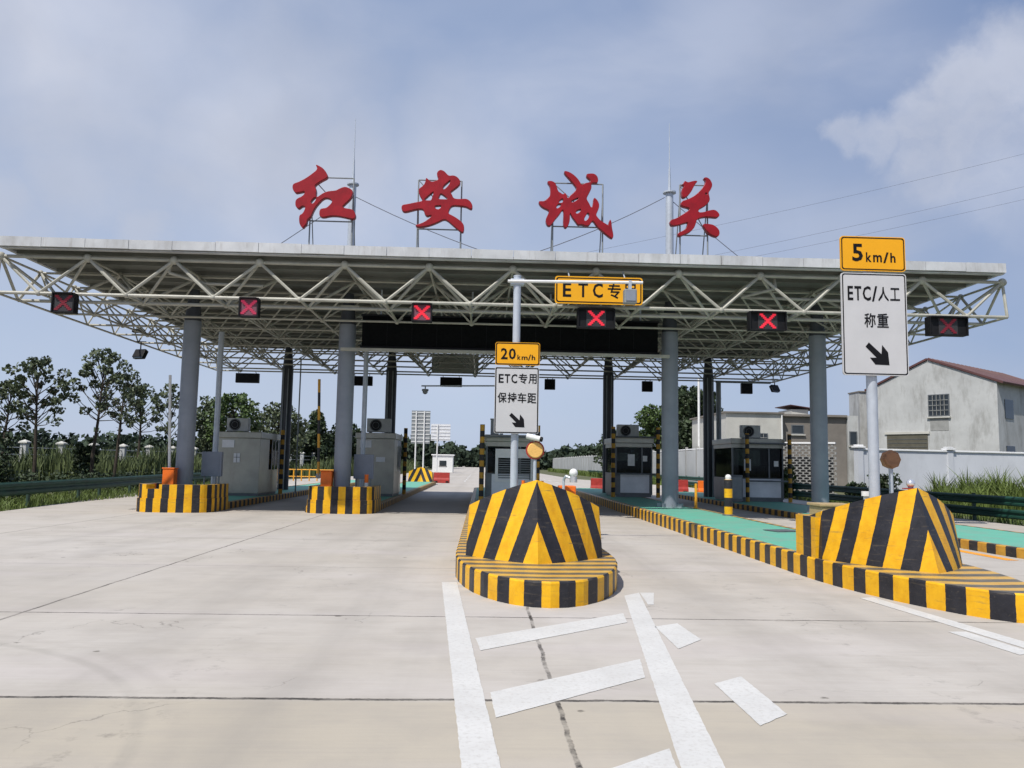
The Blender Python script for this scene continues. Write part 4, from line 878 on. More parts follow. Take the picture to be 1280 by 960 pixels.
# overhead yellow board on the truss
ye = 22.2
t = thing('etc_board', (3.22, ye, 6.2), 'wide amber ETC board on the front of the truss behind the pole arm', 'overhead sign')
b_ = panel(t, 'board', 'amber', 1.98, 4.48, 6.19, 6.98, ye, .08, .035, .035)
letters(b_, [('E', .09, .185, .24, .76), ('T', .265, .375, .24, .76), ('C', .43, .545, .23, .77), ('专', .60, .75, .22, .79), ('用', .78, .92, .23, .79)], 1.98, 4.48, 6.19, 6.98, ye)
c = MB()
for x in (2.4, 4.0): c.tube((x, ye + .03, 6.9), (x, YT[0], 7.3), .02, 6); c.tube((x, ye + .03, 6.25), (x, 22.6, ZB + .03), .02, 6)
c.build('bracket', 'steel', t)
# grey reader box on the pole arm
t = thing('antenna_box', (3.02, PY - .1, 5.1), 'small grey antenna box hung on the pole arm in front of the ETC board', 'antenna')
MB().bx(2.87, 3.13, PY - .22, PY - .02, 4.98, 5.28).build('case', 'gsign', t, .02)
MB().bx(2.90, 3.10, PY - .235, PY - .222, 5.03, 5.24).build('cover', 'bluebox', t)
MB().bx(2.97, 3.03, PY - .15, PY - .05, 5.28, 5.47).build('bracket', 'steel', t)

# ------------------------------------------------------------------ long LED display
t = thing('led_display', (.9, 26.05, 5.35), 'long dark message display hung between the inner front columns', 'display')
MB().bx(-3.98, 5.76, 26.0, 26.32, 5.40, 6.38).build('screen', 'screen', t, .02)
fr = MB(); fr.bx(-4.02, 5.80, 25.96, 26.34, 6.384, 6.44); fr.bx(-4.02, 5.80, 25.96, 26.34, 5.34, 5.396); fr.build('frame', 'black', t)
for i in range(1, 12): MB().bx(-3.98 + i * .812 - .006, -3.98 + i * .812 + .006, 25.992, 25.998, 5.41, 6.37).build('panel_seam', 'black', t)
MB().bx(-4.62, 6.1, 25.78, 25.94, 5.20, 5.30).build('lower_beam', 'truss', t, .01)
for x in (-4.62, 5.82): MB().bx(x - .05, x + .55, 25.8, 26.1, 6.62, 6.69).build('upper_bracket', 'truss', t, .01)
for x in (-3.4, -.4, 2.2, 5.2): MB().tube((x, 26.16, 6.44), (x, 26.16, 7.3), .03, 6).build('hanger', 'steel', t)

# rear of the plaza: boards and boxes under the rear edge
t = thing('hanging_sign_board', (-1.54, 42.0, 6.4), 'plain grey-green sign back on the rear truss left of the 20 km/h sign', 'sign back')
MB().bx(-2.72, -.25, 42.0, 42.06, 6.4, 7.35).build('panel', 'board', t, .01)
rb = MB()
for z in (6.55, 6.87, 7.2): rb.bx(-2.68, -.3, 41.955, 41.997, z - .03, z + .03)
rb.build('rib', 'board', t)
def rearbox(label, x0, x1, z0, z1, y=42.0):
    t = thing('rear_signal_box', ((x0 + x1) / 2, y, z0), label, 'signal box', 'dark signal boxes under the rear edge')
    MB().bx(x0, x1, y, y + .22, z0, z1).build('housing', 'black', t, .015)
    h = MB()
    for x in (x0 + .15, x1 - .15): h.tube((x, y + .11, z1), (x, y + .11 - .2, ZB), .018, 6)
    h.build('hanger', 'gsign', t)
rearbox('wide dark signal back high above the leftmost booth', -12.9, -11.7, 5.62, 6.12)
rearbox('dark signal back partly hidden by the inner left front column', -6.87, -5.8, 5.6, 6.10)
rearbox('wide dark signal back directly left of the small white lane board', -2.25, -1.1, 5.64, 6.14)
rearbox('square dark signal back directly right of the small white lane board', 3.27, 3.83, 5.60, 6.16)
rearbox('square dark signal back between the dark rear column and the green island column', 8.47, 9.03, 5.6, 6.16)
rearbox('square dark signal back left of the tilted floodlight on the right', 13.8, 14.4, 5.6, 6.16)
def flood(label, x, y, z, rz, s=1.):
    t = thing('floodlight', (x, y, z), label, 'floodlight', 'floodlights hung from the canopy')
    MB().box(x, y, z, .52 * s, .20 * s, .38 * s, rz, R(-28)).build('lamp_body', 'black', t, .03)
    MB().box(x + .0, y - .12 * s, z - .06, .44 * s, .03, .30 * s, rz, R(-28)).build('lens', 'glass', t)
    y_ = MB(); y_.tube((x, y, z + .1), (x, y, z + .5 * s), .025, 6); y_.tube((x - .2 * s, y, z + .5 * s), (x + .2 * s, y, z + .5 * s), .02, 6); y_.build('yoke', 'black', t)
flood('black floodlight hanging low on the left edge of the truss', -13.6, 32, 5.72, R(-20))
flood('tilted black floodlight under the rear right corner of the canopy', 15.4, 41.5, 5.85, R(28))
t = thing('junction_box', (-13.75, 32, 6.6), 'small dark box fixed inside the left truss above the floodlight', 'box')
MB().bx(-13.95, -13.5, 31.9, 32.1, 6.58, 6.72).build('case', 'black', t, .01); MB().bx(-13.8, -13.65, 31.92, 32.08, 6.722, 6.85).build('bracket', 'gsign', t)

# ------------------------------------------------------------------ thin posts and camera pole
def post(label, x, y, z0, z1, r_, m='steel', top=None):
    t = thing('steel_post', (x, y, z0), label, 'post', 'slim posts on the islands')
    MB().tube((x, y, z0), (x, y, z1), r_, 14).build('shaft', m, t, smooth=True)
    MB().tube((x, y, z0), (x, y, z0 + .03), r_ * 2, 14).build('foot', m, t)
    if top: top(t)
    return t
post('slim grey post right of the leftmost front column, reaching up to the truss', -9.25, 28.3, KH, 6.1, .095)
post('slim grey post right of the inner left front column, reaching up to the truss', -4.15, 28.3, KH, 6.1, .085)
def signarm(t):
    MB().tube((12.1, 41, 6.1), (15.0, 41, 6.1), .06, 8).build('arm', 'gsign', t, smooth=True)
post('grey post with a long level arm behind the booth at far right', 12.25, 41, .2, 6.1, .13, 'gsign', signarm)
post('thin pale post standing behind the leftmost booth', -8.0, 29.2 + 6, KH, 6.1, .03, 'gsign')
post('thin white post rising from the verge in front of the dark conifers', 18.6, 68, -.1, 9.3, .10, 'wpaint')
t = thing('camera_pole', (.75, 30.8, .3), 'pole behind the 20 km/h sign whose arm carries a small hanging camera', 'camera pole')
MB().tube((.75, 30.8, .3), (.75, 30.8, 4.75), .07, 14).build('upright', 'steel', t, smooth=True)
MB().tube((-2.35, 30.6, 4.56), (.78, 30.6, 4.63), .028, 8).build('arm', 'steel', t, smooth=True)
k = MB(); k.tube((-2.2, 30.6, 4.56), (-2.2, 30.6, 4.42), .022, 8); k.ball((-2.2, 30.6, 4.34), .10, 12, 8); k.tube((-2.2, 30.6, 4.37), (-2.2, 30.6, 4.44), .13, 12); k.build('camera', 'gsign', t, smooth=True)

# ------------------------------------------------------------------ toll booths
def booth(label, x0, x1, y0, y1, z0, h, front, paper=None, group='toll booths'):
    cx = (x0 + x1) / 2
    t = thing('toll_booth', (cx, (y0 + y1) / 2, z0), label, 'toll booth', group)
    zt = z0 + h
    base = MB(); base.bx(x0 + .04, x1 - .04, y0 + .04, y1 - .04, z0, z0 + .10); base.build('plinth', 'boothdark', t)
    MB().bx(x0 - .05, x1 + .05, y0 - .06, y1 + .06, zt - .24, zt).build('roof', 'booth', t, .02)
    sill = z0 + 1.02; head = zt - .42
    if front == 'blank':
        MB().bx(x0, x1, y0, y1 - 1.55, z0 + .10, zt - .242).build('wall', 'booth', t, .012)
        lw = MB(); lw.bx(x0 + .003, x1 - .003, y1 - 1.548, y1, z0 + .10, sill); lw.build('lower_panel', 'booth', t)
        for f in ((x0 + .02, x0 + .03, y1 - 1.54, y1 - .03), (x1 - .03, x1 - .02, y1 - 1.54, y1 - .03), (x0 + .04, x1 - .04, y1 - .03, y1 - .02)):
            MB().bx(*f, sill + .002, zt - .244).build('window_pane', 'pane', t)
        MB().bx(x0 + .2, x1 - .2, y1 - 1.2, y1 - .7, sill - .02, sill + .06).build('counter', 'boothlite', t)
        for y in (y1 - 1.53, y1 - 1.0, y1 - .5, y1 - .025):
            for x in (x0 + .025, x1 - .025): MB().bx(x - .022, x + .022, y - .022, y + .022, sill + .003, zt - .246).build('window_post', 'boothlite', t)
        MB().bx(x0 + .15, x0 + .62, y0 - .03, y0 - .003, zt - .62, zt - .32).build('notice_panel', 'boothlite', t)
        sm_ = MB()
        if paper == 'window':
            sm_.bx(x0 + .62, x0 + .86, y0 - .022, y0 - .003, z0 + 1.3, z0 + 1.66); sm_.build('small_window', 'boothlite', t)
            bar = MB(); bar.bx(x0 + .73, x0 + .75, y0 - .03, y0 - .024, z0 + 1.3, z0 + 1.66); bar.bx(x0 + .62, x0 + .86, y0 - .03, y0 - .0241, z0 + 1.49, z0 + 1.51); bar.build('small_window_bars', 'boothdark', t)
        else:
            sm_.bx(x0 + .82, x0 + 1.2, y0 - .018, y0 - .003, z0 + 1.42, z0 + 1.62); sm_.build('notice_plate', 'boothlite', t)
    else:
        MB().bx(x0, x1, y0 + .003, y1, z0 + .10, sill).build('lower_panel', 'boothdark', t, .01)
        MB().bx(x0 + .22, x1 - .14, y0 - .012, y0 + .001, z0 + .18, sill - .04).build('front_panel', 'boothlite', t, .008)
        for f in ((x0 + .05, x1 - .05, y0 + .05, y0 + .06), (x0 + .05, x1 - .05, y1 - .06, y1 - .05), (x0 + .05, x0 + .06, y0 + .062, y1 - .062), (x1 - .06, x1 - .05, y0 + .062, y1 - .062)):
            MB().bx(*f, sill + .002, head).build('window_pane', 'pane', t)
        MB().bx(x0 + .2, x1 - .2, y0 + .3, y0 + .8, sill - .02, sill + .05).build('counter', 'boothlite', t)
        mo = MB(); mo.bx(x0 + .35, x0 + .85, y0 + .5, y0 + .54, sill + .12, sill + .46); mo.bx(x0 + .57, x0 + .63, y0 + .5, y0 + .54, sill + .052, sill + .12); mo.build('monitor', 'black', t)
        ch_ = MB(); ch_.box((x0 + x1) / 2 + .2, y0 + 1.35, sill + .12, .46, .08, .62); ch_.build('chair_back', 'boothdark', t, .03)
        MB().bx(x0 + .08, x1 - .08, y1 - .75, y1 - .35, sill + .003, sill + .55).build('rear_cupboard', 'booth', t)
        MB().bx(x0, x1, y0, y1, head + .002, zt - .242).build('header', 'booth', t, .01)
        for x in (x0 + .035, x1 - .035, x0 + (x1 - x0) * .72):
            for y in (y0 + .035, y1 - .035): MB().bx(x - .03, x + .03, y - .03, y + .03, sill + .003, head - .001).build('window_post', 'boothdark', t)
        if paper:
            MB().bx(x0 + .55, x0 + .85, y0 + .035, y0 + .046, sill + .32, sill + .82).build('posted_paper', 'wpaint', t)
            MB().bx(x1 - .42, x1 - .22, y0 + .035, y0 + .046, sill + .52, sill + .76).build('posted_paper', 'wpaint', t)
        hd = MB()
        hd.bx(x1 - .003 - .0, x1 + .02, y0 + .5, y0 + 1.2, sill + .05, head - .05)
        hd.build('side_window_frame', 'boothlite', t)
    return t
def acunit(label, x, y, z, w=.85, h=.56):
    t = thing('air_conditioner', (x, y, z), label, 'air conditioner', 'air conditioner units on the booth roofs')
    MB().bx(x - w / 2, x + w / 2, y - .16, y + .16, z + .04, z + h).build('case', 'acbody', t, .02)
    f = MB(); fx = x - w * .12
    f.tube((fx, y - .175, z + h / 2 + .02), (fx, y - .162, z + h / 2 + .02), h * .40, 24); f.build('fan_opening', 'black', t)
    gr = MB()
    for rr in (.12, .2): 
        for i in range(20):
            a0, a1 = 2 * math.pi * i / 20, 2 * math.pi * (i + 1) / 20
            gr.tube((fx + rr * math.cos(a0) * h * 1.8, y - .182, z + h / 2 + .02 + rr * math.sin(a0) * h * 1.8), (fx + rr * math.cos(a1) * h * 1.8, y - .182, z + h / 2 + .02 + rr * math.sin(a1) * h * 1.8), .006, 4)
    gr.build('fan_grille', 'gsign', t)
    ft = MB(); ft.bx(x - w * .4, x - w * .3, y - .15, y + .15, z, z + .038); ft.bx(x + w * .3, x + w * .4, y - .15, y + .15, z, z + .038); ft.build('feet', 'boothdark', t)
def guard(label, xs, y, z0, h, bars=True, low=None):
    t = thing('guard_frame', (sum(xs) / len(xs), y, z0), label, 'guard frame', 'striped guard frames in front of the booths')
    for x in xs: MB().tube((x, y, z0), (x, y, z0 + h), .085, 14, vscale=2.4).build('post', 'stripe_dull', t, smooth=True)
    if bars and len(xs) > 1:
        for z in ((h - .42), ) + (low or ()): MB().tube((xs[0], y, z0 + z), (xs[-1], y, z0 + z), .035, 8).build('crossbar', 'boothdark', t, smooth=True)
B1 = booth('grey steel booth with a tiny barred window at left, behind the leftmost front column', -10.35, -8.72, 32.0, 34.9, KH, 2.5, 'blank', 'window')
acunit('air conditioner on the booth behind the leftmost front column', -9.75, 32.5, KH + 2.5)
guard('striped guard post at the right corner of the leftmost booth', (-8.5,), 34.6, KH, 2.7)
B2 = booth('grey steel booth with a pale notice plate behind the inner left front column', -5.2, -3.62, 33.6, 36.4, KH, 2.62, 'blank', 'plate')
acunit('air conditioner on the booth behind the inner left front column', -4.35, 34.1, KH + 2.62, 1.0, .62)
guard('striped guard post at the right corner of the inner left booth', (-3.42,), 36.2, KH, 2.95)
B3 = booth('booth with white-framed window half hidden behind the middle wedge', .16, 1.86, 28.6, 31.4, .3, 2.38, 'front')
wf = MB(); x0, x1, y, z0, z1 = .50, 1.84, 28.53, 1.02, 2.18
wf.bx(x0, x0 + .10, y, y + .05, z0, z1); wf.bx(x1 - .08, x1, y, y + .05, z0, z1); wf.bx(x0 + .101, x1 - .081, y, y + .05, z0, z0 + .07); wf.bx(x0 + .101, x1 - .081, y, y + .05, z1 - .32, z1)
wf.build('white_window_frame', 'wpaint', B3)
bl = MB()
for i in range(9): bl.bx(x0 + .11, x1 - .09, y + .02, y + .035, z0 + .12 + i * .078, z0 + .155 + i * .078)
bl.build('window_blind', 'boothdark', B3)
guard('striped guard frame at the left corner of the booth behind the middle wedge', (.02, 1.98), 28.3, .3, 2.72)
t = thing('vent_duct', (.47, 29.4, 2.68), 'grey ventilation box on the roof of the booth behind the 20 km/h sign', 'vent'); MB().bx(.32, .62, 29.2, 29.6, 2.68, 3.25).build('case', 'gsign', t, .02); MB().bx(.30, .64, 29.18, 29.62, 3.252, 3.29).build('cap', 'acbody', t)
B4 = booth('booth with a posted white paper on the green island', 5.80, 7.42, 34.6, 37.4, .32, 2.56, 'front', True)
acunit('air conditioner on the booth of the green island', 6.42, 35.1, .32 + 2.56, .95, .58)
guard('striped guard frame in front of the booth on the green island', (5.66, 7.60), 34.3, .32, 3.0, True, (1.0,))
B5 = booth('booth with a wide grey lower panel near the lattice wall', 11.0, 13.3, 34.9, 37.7, .2, 2.75, 'front', True)
acunit('air conditioner on the booth near the lattice wall', 11.95, 35.3, .2 + 2.75, .85, .6)
guard('striped guard frame in front of the booth near the lattice wall', (11.55, 13.42), 34.5, .2, 2.95, True, (.9,))
for lab, x, y in (('grey equipment cabinet beside the outer booth at far right', 10.9, 34.3),):
    t = thing('equipment_cabinet', (x, y, .2), lab, 'cabinet'); MB().bx(x - .3, x + .28, y - .3, y + .3, .2, 1.35).build('case', 'boothdark', t, .02); MB().bx(x - .24, x + .22, y - .325, y - .302, .35, 1.25).build('door', 'gsign', t)

# fee panels, barrier machines with raised arms
def feepanel(label, x, y, z0):
    t = thing('fee_panel', (x, y, z0), label, 'fee display', 'grey fee displays behind the columns')
    MB().bx(x - .33, x + .33, y - .09, y + .09, z0 + .84, z0 + 1.66).build('case', 'bluebox', t, .015)
    l_ = MB()
    for s_ in (-.24, .24): l_.tube((x + s_, y, z0), (x + s_, y, z0 + .838), .03, 8)
    l_.build('legs', 'gsign', t)
    MB().bx(x - .26, x + .26, y - .103, y - .092, z0 + .92, z0 + 1.58).build('back_plate', 'bluebox', t)
feepanel('grey fee display on two legs right of the leftmost front column', -9.0, 27.3, KH)
feepanel('grey fee display on two legs right of the inner left front column', -3.95, 27.3, KH)
def barrier(label, x, y, z0, m, armlean, striped, ax=.12):
    t = thing('barrier_gate', (x, y, z0), label, 'barrier gate', 'orange barrier machines with raised arms')
    MB().bx(x - .18, x + .18, y - .16, y + .16, z0, z0 + 1.08).build('cabinet', m, t, .025)
    MB().bx(x - .20, x + .20, y - .18, y + .18, z0 + 1.082, z0 + 1.12).build('cap', m, t, .01)
    MB().tube((x + ax, y + .2, z0 + .95), (x + ax + armlean, y + .2, z0 + 4.1), .045, 10, vscale=1.1).build('arm', 'stripe_dull' if striped else 'wpaint', t, smooth=True)
    MB().tube((x + ax, y + .16, z0 + .93), (x + ax, y + .24, z0 + .93), .09, 12).build('hub', 'gsign', t)
barrier('orange barrier machine with raised white arm inside the leftmost guard wall', -9.88, 26.0, KH, 'orange', -.16, False, -.10)
barrier('orange barrier machine with raised striped arm inside the inner left guard wall', -4.98, 26.3, KH, 'orange', -.10, True, -.32)
t = thing('orange_bollard', (-3.75, 26.6, KH), 'short orange and white bollard beside the fee display of the inner left island', 'bollard')
MB().tube((-3.75, 26.6, KH), (-3.75, 26.6, .95), .06, 12).build('shaft', 'wpaint', t, smooth=True); MB().tube((-3.75, 26.6, .952), (-3.75, 26.6, 1.22), .065, 12).build('sleeve', 'orange', t, smooth=True)

# ------------------------------------------------------------------ small things on the middle and green islands
def beacon(label, x, y, z0, zc, rad, m, sides, gname='flashing beacons on posts'):
    t = thing('warning_beacon', (x, y, z0), label, 'beacon', gname)
    MB().tube((x, y, z0), (x, y, zc - rad * .9), .035, 10).build('post', 'steel', t, smooth=True)
    MB().tube((x, y + .05, zc), (x, y - .045, zc), rad * 1.12, sides).build('rim', 'redplas' if m == 'beacon' else m, t)
    MB().tube((x, y - .047, zc), (x, y - .075, zc), rad * .96, sides, rad * .85).build('lens', m, t)
    return t
beacon('round amber beacon with red rim beside the middle sign pole', 1.07, 16.0, .3, 1.93, .165, 'beacon', 28)
t = thing('bullet_camera', (1.05, 15.95, 2.12), 'white bullet camera just above the round amber beacon', 'camera')
MB().tube((.90, 15.95, 2.21), (1.16, 15.86, 2.15), .055, 14).build('body', 'wpaint', t, smooth=True)
MB().tube((1.162, 15.859, 2.149), (1.20, 15.845, 2.14), .05, 14).build('lens', 'black', t)
MB().tube((1.05, 15.98, 2.08), (1.02, 15.93, 2.17), .02, 8).build('bracket', 'gsign', t)
t = thing('dome_camera', (1.87, 16.4, .3), 'white dome camera on a bracket at the right edge of the middle wedge', 'camera')
MB().ball((1.88, 16.3, 1.49), .088, 16, 10).build('dome', 'wpaint', t, smooth=True)
MB().tube((1.88, 16.3, 1.30), (1.88, 16.3, 1.41), .075, 14).build('collar', 'chrome', t, smooth=True)
MB().path([(1.70, 16.5, .3), (1.70, 16.5, 1.35), (1.74, 16.4, 1.42), (1.88, 16.3, 1.36)], .028, 8).build('bracket', 'steel', t, smooth=True)
t = thing('orange_cabinet', (1.86, 16.75, .3), 'orange cabinet below the white dome camera', 'cabinet')
MB().bx(1.62, 1.97, 16.6, 16.95, .3, 1.22).build('case', 'orange', t, .02); MB().bx(1.66, 1.93, 16.582, 16.598, .42, 1.12).build('door', 'orange', t)
for i, (lab, x) in enumerate((('orange reflective post left of the round amber beacon foot', .86), ('orange reflective post right of the round amber beacon foot', 1.24))):
    t = thing('delineator_post', (x, 16.3, .3), lab, 'delineator', 'orange posts behind the middle wedge'); MB().tube((x, 16.3, .3), (x, 16.3, 1.32), .035, 10).build('shaft', 'orange', t, smooth=True); MB().tube((x, 16.3, 1.1), (x, 16.3, 1.18), .037, 10).build('band', 'wpaint', t)
tb = beacon('faded orange octagon board on a thin post near the large amber board', 7.0, 13.5, .32, 1.84, .145, 'brownsign', 8)
t = thing('dome_marker', (6.06, 11.05, 1.40), 'small silver dome on the peak of the right chevron wedge', 'marker'); MB().ball((6.06, 11.15, 1.475), .06, 12, 8).build('dome', 'chrome', t, smooth=True); MB().tube((6.06, 11.15, 1.37), (6.06, 11.15, 1.44), .035, 10).build('stem', 'boothdark', t)
MB().bx(5.98, 6.14, 11.07, 11.23, 1.395, 1.41).build('plate', 'redplas', t)
t = thing('equipment_cabinet', (6.27, 14.2, .32), 'low tan cabinet just behind the right chevron wedge', 'cabinet')
MB().bx(5.98, 6.56, 13.95, 14.5, .32, 1.0).build('case', 'tan', t, .02); MB().bx(5.95, 6.59, 13.92, 14.53, 1.002, 1.05).build('lid', 'tan', t, .01); MB().bx(6.04, 6.50, 13.932, 13.948, .40, .93).build('door', 'tan', t)
t = thing('vent_pipe', (6.42, 13.2, .32), 'short white capped pipe between the tan cabinet and the steel sign post', 'pipe'); MB().tube((6.42, 13.2, .32), (6.42, 13.2, 1.22), .05, 14).build('pipe', 'wpaint', t, smooth=True); MB().tube((6.42, 13.2, 1.222), (6.42, 13.2, 1.30), .08, 14).build('cap', 'wpaint', t, smooth=True)
t = thing('striped_bollard', (6.98, 22.5, .32), 'yellow and black bollard with a white dome top on the sunlit green island', 'bollard')
MB().tube((6.98, 22.5, .32), (6.98, 22.5, 1.32), .115, 20, vscale=2.0).build('shaft', 'stripe', t, smooth=True)
k = MB(); k.tube((6.98, 22.5, 1.262), (6.98, 22.5, 1.34), .085, 16); k.ball((6.98, 22.5, 1.38), .085, 16, 8); k.build('dome_top', 'wpaint', t, smooth=True)
MB().tube((6.98, 22.5, .315), (6.98, 22.5, .35), .17, 20).build('foot', 'boothdark', t)
t = thing('yellow_post', (7.0, 26.0, .32), 'thin yellow post on the green island right of the front column', 'post'); MB().tube((7.0, 26.0, .32), (7.0, 26.0, 1.12), .045, 12).build('shaft', 'yellowp', t, smooth=True); MB().tube((7.0, 26.0, .32), (7.0, 26.0, .345), .09, 12).build('foot', 'yellowp', t)
t = thing('floor_hatch', (6.6, 17.4, .32), 'dark flat hatch cover let into the green island', 'hatch'); MB().box(6.5, 17.2, .328, .62, .5, .012, R(18)).build('cover', 'boothdark', t); MB().box(6.5, 17.2, .337, .14, .03, .004, R(18)).build('handle', 'gsign', t)
# ================================================================== GUARDRAILS AND FENCES
def guardrail(label, pts, z, step=4., double=False, h=.31, first=0.):
    t = thing('guardrail', (pts[0][0], pts[0][1], 0), label, 'guardrail')
    prof = [(-.0, -.155), (.055, -.115), (.055, -.06), (.0, -.02), (.0, .02), (.055, .06), (.055, .115), (0., .155)]
    def beam(zc):
        k = MB()
        for i in range(len(pts) - 1):
            A, B = Vector((*pts[i], 0)), Vector((*pts[i + 1], 0)); d = (B - A).normalized(); nrm = Vector((-d.y, d.x, 0))
            if nrm.dot(-A) < 0: nrm = -nrm
            vs = [P + nrm * u + Vector((0, 0, zc + v * h / .31)) for P in (A, B) for u, v in prof]; n_ = len(prof)
            k.add(vs, [(j, j + 1, n_ + j + 1, n_ + j) for j in range(n_ - 1)])
        o = k.build('beam', 'railgreen', t); so_ = o.modifiers.new('solid', 'SOLIDIFY'); so_.thickness = .006
    beam(z)
    if double: beam(z - .42)
    tot = first
    for i in range(len(pts) - 1):
        A, B = Vector((*pts[i], 0)), Vector((*pts[i + 1], 0)); d = B - A; ln = d.length; d.normalize(); nrm = Vector((-d.y, d.x, 0))
        if nrm.dot(-A) < 0: nrm = -nrm
        k = 0
        while k * step < ln and tot < 95:
            P = A + d * k * step - nrm * .09; tot += 1; k += 1
            MB().tube((P.x, P.y, -.12), (P.x, P.y, z + .2), .062, 10).build('post', 'railpost', t, smooth=True)
    return t
guardrail('dark green guardrail along the left verge below the thin roadside trees', [(-14.2, 4), (-14.35, 23), (-15.2, 33), (-16.6, 44), (-17.0, 70)], .60, h=.42)
guardrail('dark green double guardrail on the right below the white house fence', [(17.3, 6), (17.4, 24), (17.4, 48), (17.4, 130)], .72, 4., True)

def wallfence(label, pts, h, t_, m, cap, post_step, name='boundary_wall', pm=None, capw=.09):
    root = thing(name, (pts[0][0], pts[0][1], -.12), label, 'wall')
    for i in range(len(pts) - 1):
        A, B = Vector((*pts[i], 0)), Vector((*pts[i + 1], 0)); d = B - A; ln = d.length; mid = (A + B) / 2; rz = math.atan2(d.y, d.x)
        MB().box(mid.x, mid.y, h / 2 - .06, ln, t_, h + .12, rz).build('wall', m, root)
        if cap: MB().box(mid.x, mid.y, h + .052, ln, t_ + .14, .10, rz).build('coping', cap, root, .02)
        n_ = max(1, int(ln / post_step))
        for k in range(n_ + 1):
            P = A + d * (k / n_)
            b = MB(); b.box(P.x, P.y, h / 2 + .0, .34, t_ + .18, h + .24, rz); o = b.build('pillar', pm or m, root)
            c = MB(); c.box(P.x, P.y, h + .165, .52, t_ + .36, .09, rz); c.box(P.x, P.y, h + .255, .36, t_ + .2, .085, rz); c.build('pillar_cap', cap or m, o, .015)
    return root
wallfence('white fence wall with capped pillars in front of the white house', [(20.3, 42.5), (25.9, 43.6), (31.6, 44.7), (37.3, 45.8)], 2.72, .16, 'fencewhite', 'coping', 5.6, pm='fencewhite')
# concrete lattice wall
t = thing('lattice_wall', (18.6, 46, 0), 'grey openwork concrete lattice wall behind the column at right', 'wall')
k = MB(); A = Vector((16.9, 47.2, 0)); B = Vector((20.25, 45.2, 0)); d = (B - A).normalized(); ln = (B - A).length; rz = math.atan2(d.y, d.x)
nx_, nz_ = 22, 20; cw, chh = ln / nx_, 2.95 / nz_
for i in range(nx_ + 1):
    for j in range(nz_):
        if (i + j) % 2 == 0:
            P = A + d * (i * cw); k.box(P.x, P.y, .15 + (j + .5) * chh, cw * .52, .12, chh * 1.02, rz)
for j in range(nz_ + 1):
    P = (A + B) / 2; k.box(P.x, P.y, .15 + j * chh, ln, .10, chh * .24, rz)
k.build('openwork', 'lattice', t)
P = (A + B) / 2; MB().box(P.x, P.y, 3.17, ln, .2, .10, rz).build('coping', 'coping', t)
P = A.lerp(B, .72); MB().box(P.x - .1, P.y - .5, 1.0, .42, .3, 2.2, rz).build('buttress', 'lattice', t)
MB().box((A.x + B.x) / 2 + .2, (A.y + B.y) / 2 + .75, 1.4, ln, .08, 2.7, rz).build('backing_wall', 'greywall', t)
# ribbed panel fence running away along the right
t = thing('panel_fence', (19, 90, 0), 'long pale ribbed panel fence running away along the right side of the road', 'fence')
rn = MB(); caps_ = MB()
y = 50.
while y < 215:
    x = 18.3 + (y - 50) * .006
    MBp = rn.box(x, y + .9, 1.65, .10, 1.72, 2.9, 0)
    y += 1.8
rn.build('panels', 'panelfence', t)
for i in range(46):
    yy = 49.9 + i * 3.6; xx = 18.3 + (yy - 50) * .006
    MB().box(xx, yy, 1.7, .22, .16, 3.45).build('post', 'lattice', t)
MB().box(18.3 + .5, 132.5, 3.20, .16, 165, .10, R(-.34)).build('top_rail', 'coping', t)

# pillared fence among the reeds on the left
t = thing('pillar_fence', (-25, 80, -.12), 'row of white-capped fence pillars among the tall grass on the far left', 'fence')
P0, P1 = Vector((-34.5, 52, 0)), Vector((-19.5, 130, 0))
rail = MB()
for i in range(22):
    u = i / 21; P = P0.lerp(P1, u)
    b = MB(); b.box(P.x, P.y, 1.2, .42, .42, 2.65); o = b.build('pillar', 'plaster', t)
    c = MB(); c.box(P.x, P.y, 2.58, .62, .62, .10); c.add([(P.x + sx * .31, P.y + sy * .31, 2.63) for sx, sy in ((-1, -1), (1, -1), (1, 1), (-1, 1))] + [(P.x, P.y, 2.80)], [(0, 1, 4), (1, 2, 4), (2, 3, 4), (3, 0, 4)]); c.build('cap', 'plaster2', o)
d = P1 - P0
for z in (.5, 1.1, 1.7, 2.2):
    MB().tube((P0.x, P0.y, z), (P1.x, P1.y, z), .035, 5).build('rail', 'panelfence', t)

# ================================================================== BUILDINGS
HO = Vector((31.6, 64.0, -.1))
house = thing('white_house', HO, 'two storey house of stained white plaster, maroon roof, gable turned to the road', 'house')
HX0, HX1, HY0, HY1 = HO.x, HO.x + 9.53, HO.y, HO.y + 14; AX, AZ = HO.x + 4.72, 10.2; E0, E1 = 8.2, 8.2
gw = MB()
poly = [(HX0, -.1), (HX1, -.1), (HX1, E1), (AX, AZ), (HX0, E0)]
gw.poly_prism(poly, lambda x, z: (x, HY0, z), lambda x, z: (x, HY1, z)); gw.build('wall', 'plaster', house)
rf = MB()
def slope(xa, za, xb, zb, over):
    d = Vector((xb - xa, 0, zb - za)); ln = d.length; d.normalize(); n_ = Vector((-d.z, 0, d.x))
    if n_.z < 0: n_ = -n_
    a0 = Vector((xa, 0, za)) + n_ * .03; b0 = Vector((xb, 0, zb)) + d * over + n_ * .03
    for y0, y1 in ((HY0 - .12, HY1 + .3),):
        rf.add([(*((a0.x, y0, a0.z)),), (b0.x, y0, b0.z), (b0.x, y1, b0.z), (a0.x, y1, a0.z), (a0.x + n_.x * .14, y0, a0.z + .14), (b0.x + n_.x * .14, y0, b0.z + .14), (b0.x + n_.x * .14, y1, b0.z + .14), (a0.x + n_.x * .14, y1, a0.z + .14)],
               [(0, 1, 2, 3), (4, 5, 6, 7), (0, 1, 5, 4), (1, 2, 6, 5), (2, 3, 7, 6), (3, 0, 4, 7)])
